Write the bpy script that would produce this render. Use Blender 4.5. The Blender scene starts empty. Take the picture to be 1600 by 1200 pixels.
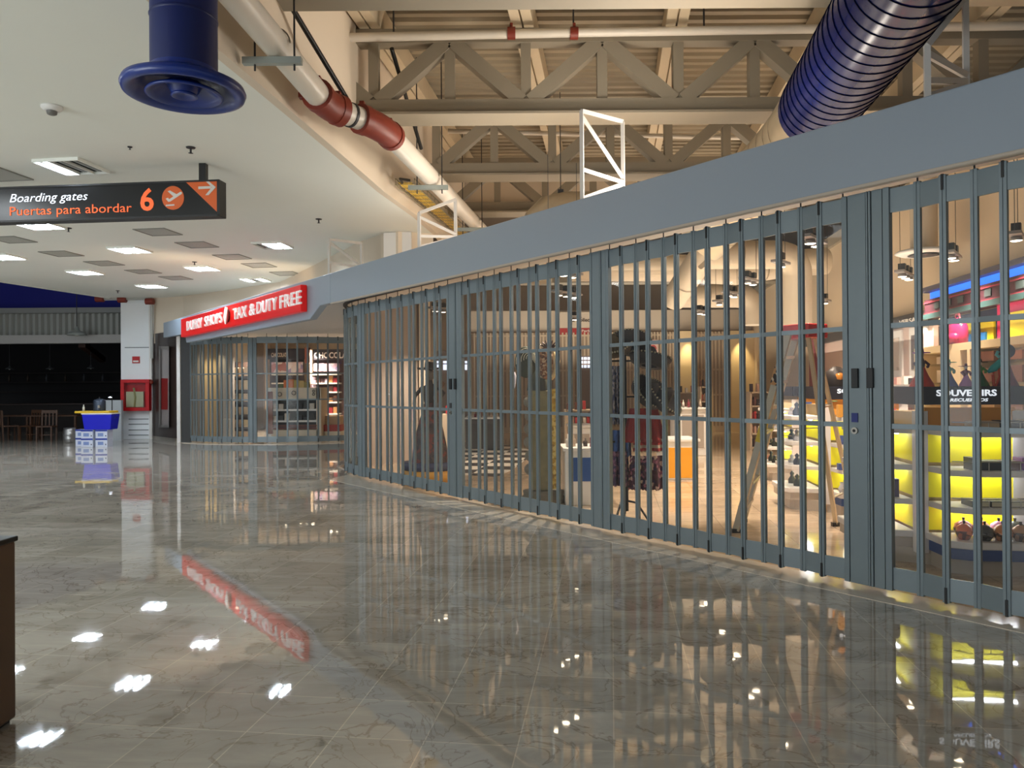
import bpy, math, random
from mathutils import Vector, Matrix
random.seed(7)
C = bpy.context.scene.collection
# ------------------------------------------------------------------ camera
F, W2, H2 = 1200.0, 800.0, 600.0
HC = 1.55
ROLL, PITCH = math.radians(0.40), math.radians(0.24)
cr, sr, cp, sp = math.cos(ROLL), math.sin(ROLL), math.cos(PITCH), math.sin(PITCH)
fwd = Vector((0, cp, sp))
up0 = Vector((0, -sp, cp))
rt0 = Vector((1, 0, 0))
rt = rt0*cr - up0*sr
up = rt0*sr + up0*cr
EYE = Vector((0, 0, HC))
cam_data = bpy.data.cameras.new('camera')
cam_data.sensor_width = 36.0
cam_data.lens = 36.0*F/1600.0
cam_data.clip_end = 200
cam = bpy.data.objects.new('camera', cam_data)
C.objects.link(cam)
M = Matrix((rt, up, -fwd)).transposed().to_4x4()
M.translation = EYE
cam.matrix_world = M
bpy.context.scene.camera = cam
# ------------------------------------------------------------------ view, world, big lights
sc = bpy.context.scene
sc.view_settings.view_transform = 'Standard'
sc.view_settings.look = 'None'
sc.view_settings.exposure = 0.0
sc.view_settings.gamma = 1.0
sc.view_settings.use_curve_mapping = False
w = bpy.data.worlds.new('world'); sc.world = w; w.use_nodes = True
w.node_tree.nodes['Background'].inputs[0].default_value = (0.80, 0.86, 0.92, 1)
w.node_tree.nodes['Background'].inputs[1].default_value = 0.42
try:
    sc.cycles.max_bounces = 8; sc.cycles.transparent_max_bounces = 24
    sc.cycles.sample_clamp_indirect = 6.0
except Exception: pass

def area(name, loc, tgt, sx, sy, power, col):
    l = bpy.data.lights.new(name, 'AREA'); l.shape = 'RECTANGLE'; l.size = sx; l.size_y = sy
    l.energy = power; l.color = col
    o = bpy.data.objects.new(name, l); C.objects.link(o); o.location = loc
    o.rotation_euler = (Vector(tgt)-Vector(loc)).to_track_quat('-Z', 'Y').to_euler()
    return o
def spot(name, loc, tgt, power, col, deg=110, r=0.05, blend=0.8):
    l = bpy.data.lights.new(name, 'SPOT'); l.energy = power; l.color = col
    l.spot_size = math.radians(deg); l.spot_blend = blend; l.shadow_soft_size = r
    o = bpy.data.objects.new(name, l); C.objects.link(o); o.location = loc
    o.rotation_euler = (Vector(tgt)-Vector(loc)).to_track_quat('-Z', 'Y').to_euler()
    return o
WARM = (1.0, 0.86, 0.70); COOL = (0.86, 0.94, 1.0)
area('hall_daylight', (-13.0, -2.0, 2.0), (-3, 11, 3.0), 9, 3.0, 420, (0.86, 0.93, 1.0))
area('ceiling_fill', (-9.5, -1.5, 0.15), (-9.0, -0.8, 5.0), 9, 9, 1100, (0.96, 1.0, 0.98))  # added lamp out of view, aimed up to brighten the plaster ceiling
for _p in ((-11.5,12.0,115),(-13.6,16.5,130),(-8.2,8.0,60),(-6.0,4.5,35)):
    area('hall_lamp', (_p[0],_p[1],4.36), (_p[0],_p[1],0), 1.2, 1.2, _p[2], (0.9,0.96,1.0))
area('hidden_fill', (1.9, 8.3, 3.4), (1.9, 8.9, 7), 0.8, 4.0, 30, WARM)  # added lamp hidden behind the fascia, warms the trusses from below
for _p in ((0.28,10.1,26),(-0.75,11.8,9),(1.5,8.55,60),(2.6,7.2,40)):
    area('hidden_fill', (_p[0],_p[1],3.4), (-2.6,_p[1]-0.3,5.6), 0.5, 0.5, _p[2], (1.0,0.9,0.78))  # more added lamps behind the fascia, aimed at the upstand wall
area('hidden_fill', (-5.6, 17.4, 3.3), (-6.6, 18.6, 4.4), 5.0, 0.3, 30, (1.0,0.72,0.46))  # added warm strip behind the fascia for the wall over the red sign
area('shop_fill', (4.5, 14, 2.25), (4.5, 14, 6), 5.0, 12.0, 260, WARM)  # added upward lamp, soft fill for the shop interior
area('shop_fill', (3.0, 22.8, 2.25), (3.0, 22.9, 6), 7.0, 4.5, 210, WARM)  # second added fill, lifts the far side of the shop
area('far_truss_fill', (3.2, 15.5, 3.9), (3.2, 15.0, 7), 6.0, 4.0, 55, WARM)  # added upward lamp, warms the far trusses and deck

# ------------------------------------------------------------------ picture geometry
def ray(px, py):
    return fwd + rt*((px-W2)/F) + up*((H2-py)/F)
def atZ(px, py, z):
    d = ray(px, py); return EYE + d*((z-HC)/d.z)
def atY(px, py, Y):
    d = ray(px, py); return EYE + d*(Y/d.y)
def onplane(px, py, p, n):
    d = ray(px, py); n = Vector(n); return EYE + d*((Vector(p)-EYE).dot(n)/d.dot(n))
AX = Vector((0.128, 0.992, 0)).normalized()      # the building's long axis on the ground
AP = Vector((AX.y, -AX.x, 0))                     # across it
AANG = math.atan2(AP.y, AP.x)

# ------------------------------------------------------------------ mesh helpers
class MB:
    def __init__(s): s.v = []; s.f = []; s.sm = []
    def add(s, vs, fs, smooth=False):
        b = len(s.v); s.v += [tuple(x) for x in vs]
        for f in fs: s.f.append(tuple(b+i for i in f)); s.sm.append(smooth)
        return s
    def box(s, c, size, rz=0.0, taper=1.0):
        cx, cy, cz = c; hx, hy, hz = size[0]/2, size[1]/2, size[2]/2
        ca, sa = math.cos(rz), math.sin(rz); vs = []
        for dz in (-hz, hz):
            t = taper if dz > 0 else 1.0
            for dx, dy in ((-hx,-hy),(hx,-hy),(hx,hy),(-hx,hy)):
                vs.append((cx+(dx*ca-dy*sa)*t, cy+(dx*sa+dy*ca)*t, cz+dz))
        return s.add(vs, [(3,2,1,0),(4,5,6,7),(0,1,5,4),(1,2,6,5),(2,3,7,6),(3,0,4,7)])
    def hexa(s, vs):
        return s.add(vs, [(3,2,1,0),(4,5,6,7),(0,1,5,4),(1,2,6,5),(2,3,7,6),(3,0,4,7)])
    def beam(s, a, b, wdt, hgt, upv=(0,0,1)):
        a = Vector(a); b = Vector(b); d = (b-a).normalized(); u = Vector(upv)
        r = d.cross(u)
        if r.length < 1e-4: r = d.cross(Vector((1,0,0)))
        r.normalize(); u = r.cross(d).normalized(); vs = []
        for p in (a, b):
            for x, y in ((-1,-1),(1,-1),(1,1),(-1,1)): vs.append(p+r*(x*wdt/2)+u*(y*hgt/2))
        return s.hexa(vs)
    def tube(s, pts, r, n=12, cap=True):
        pts = [Vector(p) for p in pts]; k = len(pts)
        rs = r if isinstance(r, (list, tuple)) else [r]*k
        prev = None; vs = []
        for i, p in enumerate(pts):
            d = (pts[min(i+1, k-1)]-pts[max(i-1, 0)]).normalized()
            if prev is None:
                a = d.cross(Vector((0,0,1)))
                if a.length < 1e-3: a = d.cross(Vector((1,0,0)))
            else: a = prev - d*prev.dot(d)
            a.normalize(); prev = a; b = d.cross(a)
            for j in range(n):
                t = 2*math.pi*j/n; vs.append(p+(a*math.cos(t)+b*math.sin(t))*rs[i])
        fs = [(i*n+j, i*n+(j+1) % n, (i+1)*n+(j+1) % n, (i+1)*n+j) for i in range(k-1) for j in range(n)]
        s.add(vs, fs, True)
        if cap:
            s.add(vs[:n], [tuple(range(n))[::-1]]); s.add(vs[-n:], [tuple(range(n))])
        return s
    def lathe(s, prof, c=(0,0,0), n=24, sx=1.0, sy=1.0):
        vs = []
        for r, z in prof:
            for j in range(n):
                t = 2*math.pi*j/n; vs.append((c[0]+r*sx*math.cos(t), c[1]+r*sy*math.sin(t), c[2]+z))
        k = len(prof)
        fs = [(i*n+j, i*n+(j+1) % n, (i+1)*n+(j+1) % n, (i+1)*n+j) for i in range(k-1) for j in range(n)]
        return s.add(vs, fs, True)
    def prism(s, poly, z0, z1):
        n = len(poly)
        vs = [(p[0], p[1], z0) for p in poly]+[(p[0], p[1], z1) for p in poly]
        return s.add(vs, [tuple(range(n))[::-1], tuple(range(n, 2*n))]+[(i, (i+1) % n, n+(i+1) % n, n+i) for i in range(n)])
    def wallstrip(s, pts, z0, z1, th):
        """vertical wall of thickness th following plan points"""
        P = [Vector((p[0], p[1], 0)) for p in pts]; L = []; R = []
        for i, p in enumerate(P):
            d = (P[min(i+1, len(P)-1)]-P[max(i-1, 0)]).normalized(); nrm = Vector((-d.y, d.x, 0))
            L.append(p+nrm*th/2); R.append(p-nrm*th/2)
        za = z0 if isinstance(z0, (list, tuple)) else [z0]*len(P)
        zb = z1 if isinstance(z1, (list, tuple)) else [z1]*len(P)
        for i in range(len(P)-1):
            j = i+1
            s.add([(R[i].x,R[i].y,za[i]),(R[j].x,R[j].y,za[j]),(L[j].x,L[j].y,za[j]),(L[i].x,L[i].y,za[i]),
                   (R[i].x,R[i].y,zb[i]),(R[j].x,R[j].y,zb[j]),(L[j].x,L[j].y,zb[j]),(L[i].x,L[i].y,zb[i])],
                  [(3,2,1,0),(4,5,6,7),(0,1,5,4),(2,3,7,6)]+([(3,0,4,7)] if i == 0 else [])+([(1,2,6,5)] if j == len(P)-1 else []))
        return s
    def ball(s, c, r, n=12, m=8, sc_=(1,1,1)):
        return s.lathe([(max(1e-4, r*math.sin(math.pi*i/m))*1.0, -r*math.cos(math.pi*i/m)*sc_[2]) for i in range(m+1)], c, n, sc_[0], sc_[1])
    def build(s, name, mat, parent=None, bevel=0.0, kind=None):
        me = bpy.data.meshes.new(name); me.from_pydata(s.v, [], s.f)
        me.polygons.foreach_set('use_smooth', s.sm); me.materials.append(mat); me.update()
        o = bpy.data.objects.new(name, me); C.objects.link(o)
        if parent is not None:
            o.parent = parent
            o.matrix_parent_inverse = MI.get(parent.name, Matrix())
        if bevel:
            b = o.modifiers.new('bevel', 'BEVEL'); b.width = bevel; b.segments = 2; b.limit_method = 'ANGLE'
        if kind: o['kind'] = kind
        return o
MI = {}
def tag(o, label=None, cat=None, group=None, kind=None):
    if label: o['label'] = label
    if cat: o['category'] = cat
    if group: o['group'] = group
    if kind: o['kind'] = kind
    return o
def thing(name, loc, label, cat, group=None, rz=0.0):
    """an Empty at the base; its parts are given in world coordinates unless it is used as a local frame"""
    o = bpy.data.objects.new(name, None); C.objects.link(o); o.empty_display_size = 0.1
    m = Matrix.Translation(Vector(loc)) @ Matrix.Rotation(rz, 4, 'Z'); o.matrix_world = m
    MI[o.name] = m.inverted(); return tag(o, label, cat, group)
def local(name, loc, label, cat, group=None, rz=0.0):
    o = thing(name, loc, label, cat, group, rz); MI[o.name] = Matrix(); return o
def sub(o): MI[o.name] = Matrix(); return o
def copy_tree(o, parent=None):
    c = o.copy(); C.objects.link(c)
    if parent is not None:
        c.parent = parent
    for ch in list(o.children): copy_tree(ch, c)
    return c
def struct(name, mb, mat, bevel=0.0):
    return mb.build(name, mat, None, bevel, 'structure')
def single(name, mb, mat, label, cat, group=None, bevel=0.0):
    """one-mesh thing, origin moved to its base centre"""
    xs = [v[0] for v in mb.v]; ys = [v[1] for v in mb.v]; zs = [v[2] for v in mb.v]
    c = Vector(((min(xs)+max(xs))/2, (min(ys)+max(ys))/2, min(zs)))
    mb.v = [(v[0]-c.x, v[1]-c.y, v[2]-c.z) for v in mb.v]
    o = mb.build(name, mat, None, bevel); o.location = c
    return tag(o, label, cat, group)
def text_obj(name, body, mat, origin, uvec, wvec, width, height, parent=None, extrude=0.004, shear=0.0, bold=0.0, nrm=None):
    cu = bpy.data.curves.new('t', 'FONT'); cu.body = body; cu.extrude = 0.01; cu.shear = shear; cu.offset = bold
    cu.resolution_u = 3
    t = bpy.data.objects.new('t', cu); C.objects.link(t)
    dg = bpy.context.evaluated_depsgraph_get(); me = bpy.data.meshes.new_from_object(t.evaluated_get(dg))
    bpy.data.objects.remove(t)
    xs = [v.co.x for v in me.vertices]; ys = [v.co.y for v in me.vertices]
    x0, x1, y0, y1 = min(xs), max(xs), min(ys), max(ys)
    u = Vector(uvec).normalized(); wv = Vector(wvec).normalized(); n = Vector(nrm) if nrm is not None else u.cross(wv)
    for v in me.vertices:
        a = (v.co.x-x0)/(x1-x0)*width; b = (v.co.y-y0)/(y1-y0)*height; c = (v.co.z+0.01)/0.02*extrude
        v.co = Vector(origin)+u*a+wv*b+n*c
    me.materials.clear(); me.materials.append(mat); me.name = name
    o = bpy.data.objects.new(name, me); C.objects.link(o)
    if parent is not None:
        o.parent = parent; o.matrix_parent_inverse = MI.get(parent.name, Matrix())
    return o

# ------------------------------------------------------------------ materials
def lin(c):
    return tuple(((x/255)/12.92 if x/255 <= 0.04045 else ((x/255+0.055)/1.055)**2.4) for x in c)+(1.0,)
def mat(name, rgb, rough=0.5, metal=0.0, noise=0.0, scale=8.0, emis=None, estr=0.0, bump=0.0, bscale=40.0, spec=0.5, coat=0.0):
    m = bpy.data.materials.new(name); m.use_nodes = True; nt = m.node_tree; b = nt.nodes['Principled BSDF']
    col = lin(rgb); b.inputs['Base Color'].default_value = col
    b.inputs['Roughness'].default_value = rough; b.inputs['Metallic'].default_value = metal
    b.inputs['Specular IOR Level'].default_value = spec
    b.inputs['Coat Weight'].default_value = coat
    tc = nt.nodes.new('ShaderNodeTexCoord')
    n = nt.nodes.new('ShaderNodeTexNoise'); n.inputs['Scale'].default_value = scale; n.inputs['Detail'].default_value = 4
    nt.links.new(tc.outputs['Object'], n.inputs['Vector'])
    if noise > 0:
        r = nt.nodes.new('ShaderNodeMixRGB'); r.blend_type = 'MIX'
        r.inputs[1].default_value = tuple(x*(1-noise) for x in col[:3])+(1,)
        r.inputs[2].default_value = tuple(min(1, x*(1+noise)) for x in col[:3])+(1,)
        nt.links.new(n.outputs['Fac'], r.inputs[0]); nt.links.new(r.outputs[0], b.inputs['Base Color'])
    if bump > 0:
        n2 = nt.nodes.new('ShaderNodeTexNoise'); n2.inputs['Scale'].default_value = bscale
        nt.links.new(tc.outputs['Object'], n2.inputs['Vector'])
        bp = nt.nodes.new('ShaderNodeBump'); bp.inputs['Strength'].default_value = bump; bp.inputs['Distance'].default_value = 0.01
        nt.links.new(n2.outputs['Fac'], bp.inputs['Height']); nt.links.new(bp.outputs['Normal'], b.inputs['Normal'])
    if emis:
        b.inputs['Emission Color'].default_value = lin(emis); b.inputs['Emission Strength'].default_value = estr
    return m
def patches(name, cols, scale=6.0, rough=0.6):
    """cloth or print of many coloured patches"""
    m = bpy.data.materials.new(name); m.use_nodes = True; nt = m.node_tree; b = nt.nodes['Principled BSDF']
    b.inputs['Roughness'].default_value = rough
    tc = nt.nodes.new('ShaderNodeTexCoord'); v = nt.nodes.new('ShaderNodeTexVoronoi'); v.inputs['Scale'].default_value = scale
    nt.links.new(tc.outputs['Object'], v.inputs['Vector'])
    s = nt.nodes.new('ShaderNodeSeparateColor'); nt.links.new(v.outputs['Color'], s.inputs[0])
    r = nt.nodes.new('ShaderNodeValToRGB'); r.color_ramp.interpolation = 'CONSTANT'
    while len(r.color_ramp.elements) < len(cols): r.color_ramp.elements.new(0.5)
    for i, c in enumerate(cols):
        r.color_ramp.elements[i].position = i/len(cols); r.color_ramp.elements[i].color = lin(c)
    nt.links.new(s.outputs[0], r.inputs[0]); nt.links.new(r.outputs[0], b.inputs['Base Color'])
    return m
def stripes(name, c1, c2, scale, axis='Z', rough=0.6, metal=0.0):
    m = bpy.data.materials.new(name); m.use_nodes = True; nt = m.node_tree; b = nt.nodes['Principled BSDF']
    b.inputs['Roughness'].default_value = rough; b.inputs['Metallic'].default_value = metal
    tc = nt.nodes.new('ShaderNodeTexCoord'); v = nt.nodes.new('ShaderNodeTexWave'); v.inputs['Scale'].default_value = scale
    v.bands_direction = axis
    nt.links.new(tc.outputs['Object'], v.inputs['Vector'])
    r = nt.nodes.new('ShaderNodeValToRGB'); r.color_ramp.elements[0].position = 0.45; r.color_ramp.elements[1].position = 0.55
    r.color_ramp.elements[0].color = lin(c1); r.color_ramp.elements[1].color = lin(c2)
    nt.links.new(v.outputs['Fac'], r.inputs[0]); nt.links.new(r.outputs[0], b.inputs['Base Color'])
    return m
def floor_mat(name, base, vein, dark, tile, rough, groutc):
    m = bpy.data.materials.new(name); m.use_nodes = True; nt = m.node_tree; b = nt.nodes['Principled BSDF']; L = nt.links.new
    tc = nt.nodes.new('ShaderNodeTexCoord'); mp = nt.nodes.new('ShaderNodeMapping')
    mp.inputs['Rotation'].default_value = (0, 0, -AANG)
    L(tc.outputs['Object'], mp.inputs['Vector'])
    br = nt.nodes.new('ShaderNodeTexBrick'); br.offset = 0.0; br.squash = 1.0
    br.inputs['Scale'].default_value = 1.0; br.inputs['Mortar Size'].default_value = 0.003
    br.inputs['Brick Width'].default_value = tile; br.inputs['Row Height'].default_value = tile
    br.inputs['Mortar Smooth'].default_value = 0.2; br.inputs['Bias'].default_value = 0.0
    br.inputs['Color1'].default_value = lin(base); br.inputs['Color2'].default_value = lin(dark)
    br.inputs['Mortar'].default_value = lin(groutc)
    L(mp.outputs[0], br.inputs['Vector'])
    # large cloudy streaks stretched along the tile
    mp2 = nt.nodes.new('ShaderNodeMapping'); mp2.inputs['Scale'].default_value = (0.8, 2.6, 1); mp2.inputs['Rotation'].default_value = (0, 0, 0.5)
    L(tc.outputs['Object'], mp2.inputs['Vector'])
    n1 = nt.nodes.new('ShaderNodeTexNoise'); n1.inputs['Scale'].default_value = 1.3; n1.inputs['Detail'].default_value = 8; n1.inputs['Roughness'].default_value = 0.65
    n1.inputs['Distortion'].default_value = 1.2
    L(mp2.outputs[0], n1.inputs['Vector'])
    r1 = nt.nodes.new('ShaderNodeValToRGB'); r1.color_ramp.elements[0].position = 0.36; r1.color_ramp.elements[1].position = 0.66
    r1.color_ramp.elements[0].color = (0.80, 0.79, 0.78, 1); r1.color_ramp.elements[1].color = (1.14, 1.13, 1.12, 1)
    L(n1.outputs['Fac'], r1.inputs[0])
    mul = nt.nodes.new('ShaderNodeMixRGB'); mul.blend_type = 'MULTIPLY'; mul.inputs[0].default_value = 1.0
    L(br.outputs['Color'], mul.inputs[1]); L(r1.outputs[0], mul.inputs[2])
    # thin brown veins
    n2 = nt.nodes.new('ShaderNodeTexNoise'); n2.inputs['Scale'].default_value = 1.9; n2.inputs['Detail'].default_value = 10; n2.inputs['Distortion'].default_value = 2.2
    L(mp.outputs[0], n2.inputs['Vector'])
    r2 = nt.nodes.new('ShaderNodeValToRGB'); e = r2.color_ramp.elements
    e[0].position = 0.485; e[0].color = (0,0,0,1); e[1].position = 0.515; e[1].color = (0,0,0,1)
    q = e.new(0.5); q.color = (0.55, 0.55, 0.55, 1)
    L(n2.outputs['Fac'], r2.inputs[0])
    mx = nt.nodes.new('ShaderNodeMixRGB'); mx.inputs[2].default_value = lin(vein)
    L(r2.outputs[0], mx.inputs[0]); L(mul.outputs[0], mx.inputs[1]); L(mx.outputs[0], b.inputs['Base Color'])
    b.inputs['Roughness'].default_value = rough; b.inputs['IOR'].default_value = 1.95
    # polish: very slight waviness
    n3 = nt.nodes.new('ShaderNodeTexNoise'); n3.inputs['Scale'].default_value = 5.0; n3.inputs['Detail'].default_value = 1
    L(mp.outputs[0], n3.inputs['Vector'])
    bp = nt.nodes.new('ShaderNodeBump'); bp.inputs['Strength'].default_value = 0.12; bp.inputs['Distance'].default_value = 0.004
    L(n3.outputs['Fac'], bp.inputs['Height']); L(bp.outputs['Normal'], b.inputs['Normal'])
    return m
def checker_mat(name, c1, c2, size):
    m = bpy.data.materials.new(name); m.use_nodes = True; nt = m.node_tree; b = nt.nodes['Principled BSDF']
    tc = nt.nodes.new('ShaderNodeTexCoord'); mp = nt.nodes.new('ShaderNodeMapping'); mp.inputs['Rotation'].default_value = (0, 0, -AANG)
    mp.inputs['Location'].default_value = (0, 0, 0.37)
    nt.links.new(tc.outputs['Object'], mp.inputs['Vector'])
    c = nt.nodes.new('ShaderNodeTexChecker'); c.inputs['Scale'].default_value = 1.0/size
    c.inputs[1].default_value = lin(c1); c.inputs[2].default_value = lin(c2)
    nt.links.new(mp.outputs[0], c.inputs['Vector']); nt.links.new(c.outputs['Color'], b.inputs['Base Color'])
    b.inputs['Roughness'].default_value = 0.2
    return m
def glass_mat(name, tint=(0.93, 0.95, 0.95), gloss=1.0, haze=0.0, hazec=(0.5,0.5,0.5)):
    m = bpy.data.materials.new(name); m.use_nodes = True; nt = m.node_tree; nt.nodes.clear()
    out = nt.nodes.new('ShaderNodeOutputMaterial'); tr = nt.nodes.new('ShaderNodeBsdfTransparent'); tr.inputs[0].default_value = tint+(1,)
    gl = nt.nodes.new('ShaderNodeBsdfGlossy'); gl.inputs['Roughness'].default_value = 0.03
    lw = nt.nodes.new('ShaderNodeLayerWeight'); lw.inputs['Blend'].default_value = 0.5
    pw5 = nt.nodes.new('ShaderNodeMath'); pw5.operation = 'POWER'; pw5.inputs[1].default_value = 5.0
    mad = nt.nodes.new('ShaderNodeMath'); mad.operation = 'MULTIPLY_ADD'; mad.inputs[1].default_value = 0.90*gloss; mad.inputs[2].default_value = 0.015*gloss
    nt.links.new(lw.outputs['Facing'], pw5.inputs[0]); nt.links.new(pw5.outputs[0], mad.inputs[0])
    mx = nt.nodes.new('ShaderNodeMixShader'); nt.links.new(mad.outputs[0], mx.inputs[0])
    nt.links.new(tr.outputs[0], mx.inputs[1]); nt.links.new(gl.outputs[0], mx.inputs[2])
    last = mx
    if haze > 0:
        df = nt.nodes.new('ShaderNodeBsdfDiffuse'); df.inputs[0].default_value = hazec+(1,)
        m2 = nt.nodes.new('ShaderNodeMixShader'); m2.inputs[0].default_value = haze
        nt.links.new(mx.outputs[0], m2.inputs[1]); nt.links.new(df.outputs[0], m2.inputs[2]); last = m2
    nt.links.new(last.outputs[0], out.inputs[0])
    return m
def glow(name, rgb, s):
    m = bpy.data.materials.new(name); m.use_nodes = True; nt = m.node_tree; b = nt.nodes['Principled BSDF']
    b.inputs['Base Color'].default_value = lin(rgb); b.inputs['Emission Color'].default_value = lin(rgb); b.inputs['Emission Strength'].default_value = s
    return m

MAR = floor_mat('marble_floor', (196,191,181), (112,95,76), (174,168,157), 0.412, 0.025, (222,212,196))
MAR2 = floor_mat('shop_marble_floor', (205,184,158), (170,140,110), (190,168,142), 0.6, 0.10, (150,132,112))
THR = mat('threshold_marble', (206,196,180), 0.12, noise=0.12, scale=6)
CEIL = mat('ceiling_plaster', (236,238,230), 0.85, noise=0.02, scale=1.2)
WALLW = mat('wall_paint_cream', (222,208,188), 0.8, noise=0.02, scale=2)
TAN = mat('wall_paint_tan', (206,186,158), 0.8, noise=0.02, scale=2)
FASC = mat('fascia_paint_grey', (150,162,174), 0.38, noise=0.015, scale=2)
GATE = mat('gate_aluminium', (122,134,139), 0.38, metal=0.2, noise=0.04, scale=10)
BLACK = mat('black_plastic', (14,14,15), 0.45)
DGREY = mat('dark_grey_metal', (58,58,60), 0.5, metal=0.3)
STEEL = mat('galvanised_steel', (176,170,160), 0.32, metal=0.85, noise=0.12, scale=5)
GLASS = glass_mat('gate_glass', (0.93,0.94,0.93), haze=0.05, hazec=(0.45,0.43,0.41))
CGLASS = glass_mat('clear_glass')
TRUSS = mat('truss_paint_cream', (146,137,120), 0.6, noise=0.04, scale=3)
DECK = mat('roof_deck_paint', (160,148,126), 0.55, noise=0.04, scale=2)
NAVY = mat('duct_blue_paint', (6,22,80), 0.26, noise=0.08, scale=6, spec=0.16)
REDP = mat('coupling_red_paint', (126,46,30), 0.45, noise=0.12, scale=9)
PIPEW = mat('pipe_white_paint', (222,214,200), 0.35, noise=0.03, scale=4)
WHITE = mat('white_paint', (226,224,220), 0.5, noise=0.015, scale=3)
WHITEG = mat('white_laminate', (232,230,226), 0.3)
RED = mat('signal_red', (200,28,26), 0.35)
SIGNK = mat('sign_black', (14,16,20), 0.25)
ORANGE = mat('sign_orange', (222,98,30), 0.4)
GLOWW = glow('tube_glow', (225,240,255), 150.0)
LENS = glow('spot_lens_glow', (255,236,205), 14.0)
SGNW = glow('sign_letters_lit', (240,246,255), 0.9)
SGNO = glow('sign_letters_orange_lit', (235,100,45), 0.55)
YEL = mat('yellow_panel', (240,226,20), 0.45, emis=(240,226,20), estr=0.0)
WOOD = mat('wood_brown', (110,66,42), 0.45, noise=0.25, scale=14)
DARKW = mat('bar_dark_wood', (26,18,15), 0.5, noise=0.2, scale=6)
COLS = {}
def colm(rgb, rough=0.5):
    k = (tuple(rgb), rough)
    if k not in COLS: COLS[k] = mat('paint_%d' % (len(COLS)+1), rgb, rough, noise=0.06, scale=12)
    return COLS[k]
# ================================================================== SETTING
ZC = 4.40                       # plaster ceiling
V = lambda x, y, z=0.0: Vector((x, y, z))
# fascia front line and gate line (plan)
FA = V(3.236, 4.854); FD = (V(-2.15, 12.0)-FA).normalized(); FN = Vector((FD.y, -FD.x, 0))   # FN points into the shop
FB = V(-8.5, 20.07)
GA = V(3.30, 4.95); GD = (V(-2.56, 13.18)-GA).normalized(); GN = Vector((GD.y, -GD.x, 0))
def fs(s, off=0.0, z=0.0): p = FA+FD*s+FN*off; return V(p.x, p.y, z)
def gs(s, off=0.0, z=0.0): p = GA+GD*s+GN*off; return V(p.x, p.y, z)
def g_at(px, py=605):            # arc length where the gate line crosses a picture column
    p = onplane(px, py, GA, GN); return (V(p.x, p.y)-GA).dot(GD)
# --- floors
f = MB(); f.prism([(-22,-8),(9,-8),(9,3),(4.6,3.1),(-2.6,13.3),(-3.5,15.2),(-3.4,34),(-22,34)], -0.05, 0.0)
struct('floor', f, MAR)
f = MB(); f.prism([(4.6,3.1),(9,3),(16,3),(16,30),(-3.4,30),(-3.45,15.3),(-2.6,13.3)], -0.05, 0.0)
struct('floor', f, MAR2)
cells = MB()
cells.prism([tuple(atZ(*q, 0)[:2]) for q in ((722,742),(722,700),(790,694),(838,706),(800,735),(775,745))], 0.001, 0.006)
struct('floor', cells, checker_mat('shop_checker_tiles', (60,58,60), (232,222,206), 0.62))
th = MB(); a0, a1 = gs(-3.0, 0.10), gs(10.9, 0.12); b0, b1 = fs(-3.0, -0.10), fs(10.4, -0.14)
th.prism([(b0.x,b0.y),(a0.x,a0.y),(a1.x,a1.y),(b1.x,b1.y)], 0.0, 0.004)
struct('trim_1', th, THR)
# --- plaster ceiling over the hall
ced = [atZ(x, y, ZC) for x, y in ((228,0),(400,141),(500,224),(590,300),(645,339),(676,366))]
far = [atZ(x, y, ZC) for x, y in ((598,367),(565,378),(500,411),(440,441),(360,453),(288,463),(240,466),(187,468))]
poly = [(-3.05,-6),(-2.86,3.0)]+[(p.x,p.y) for p in ced]+[(p.x,p.y) for p in far]+[(-13.3,19.9),(-14.6,13),(-17,-6)]
c = MB(); c.prism(poly, ZC, ZC+0.12); struct('ceiling', c, CEIL)
# upstand from the ceiling edge to the roof
c = MB(); c.wallstrip([(-3.0,-6),(-2.81,3.0)]+[(p.x+0.05,p.y) for p in ced]+[(-1.35,15.2),(-1.1,17.4)], ZC, 6.75, 0.10); struct('wall_left', c, WALLW)
# wall above the shop front that closes the ceiling
wp = [(p.x,p.y) for p in ced[-1:]]+[(-2.05,14.0)]+[(p.x,p.y) for p in far[:6]]
c = MB(); c.wallstrip(wp, 3.2, ZC+0.02, 0.08); struct('wall_shop_upper', c, WALLW)
c = MB(); p0 = atY(600,380,14.05); p1 = atY(643,380,14.0); c.wallstrip([(p0.x,p0.y),(p1.x,p1.y)], 3.3, ZC-0.01, 0.06); struct('trim_2', c, WHITE)
c = MB(); c.wallstrip([(far[5].x, far[5].y),(far[6].x, far[6].y+0.1),(-11.2,24.9)], 3.0, ZC+0.02, 0.08); struct('wall_back', c, WALLW)
# --- roof deck: folded sheet, ribs across the hall
d = MB(); y = -4.0; vs = []; prof = []
while y < 18.4:
    prof += [(y,6.56),(y+0.10,6.56),(y+0.13,6.62),(y+0.20,6.62),(y+0.23,6.56)]; y += 0.23
for x in (-3.2, 14.5):
    for (yy, zz) in prof: vs.append((x, yy, zz))
n = len(prof); d.add(vs, [(i, i+1, n+i+1, n+i) for i in range(n-1)])
d.add([(-3.2,-4,6.7),(14.5,-4,6.7),(14.5,18.4,6.7),(-3.2,18.4,6.7)], [(0,1,2,3)])
struct('roof_deck', d, DECK)
# roof walls far back
c = MB(); c.box((6.0, 17.6, 6.12), (15.5, 0.12, 1.0)); struct('wall_far_upper', c, WALLW)
c = MB(); c.box((6.0, 17.5, 5.56), (15.5, 0.28, 0.22)); struct('trim_3', c, TRUSS)
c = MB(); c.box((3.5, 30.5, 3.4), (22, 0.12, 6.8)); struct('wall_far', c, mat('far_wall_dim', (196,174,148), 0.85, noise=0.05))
c = MB(); c.box((4, 24.6, 6.75), (22, 12.3, 0.1)); struct('roof_deck', c, mat('far_roof_dim', (96,84,72), 0.85, noise=0.1))
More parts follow.
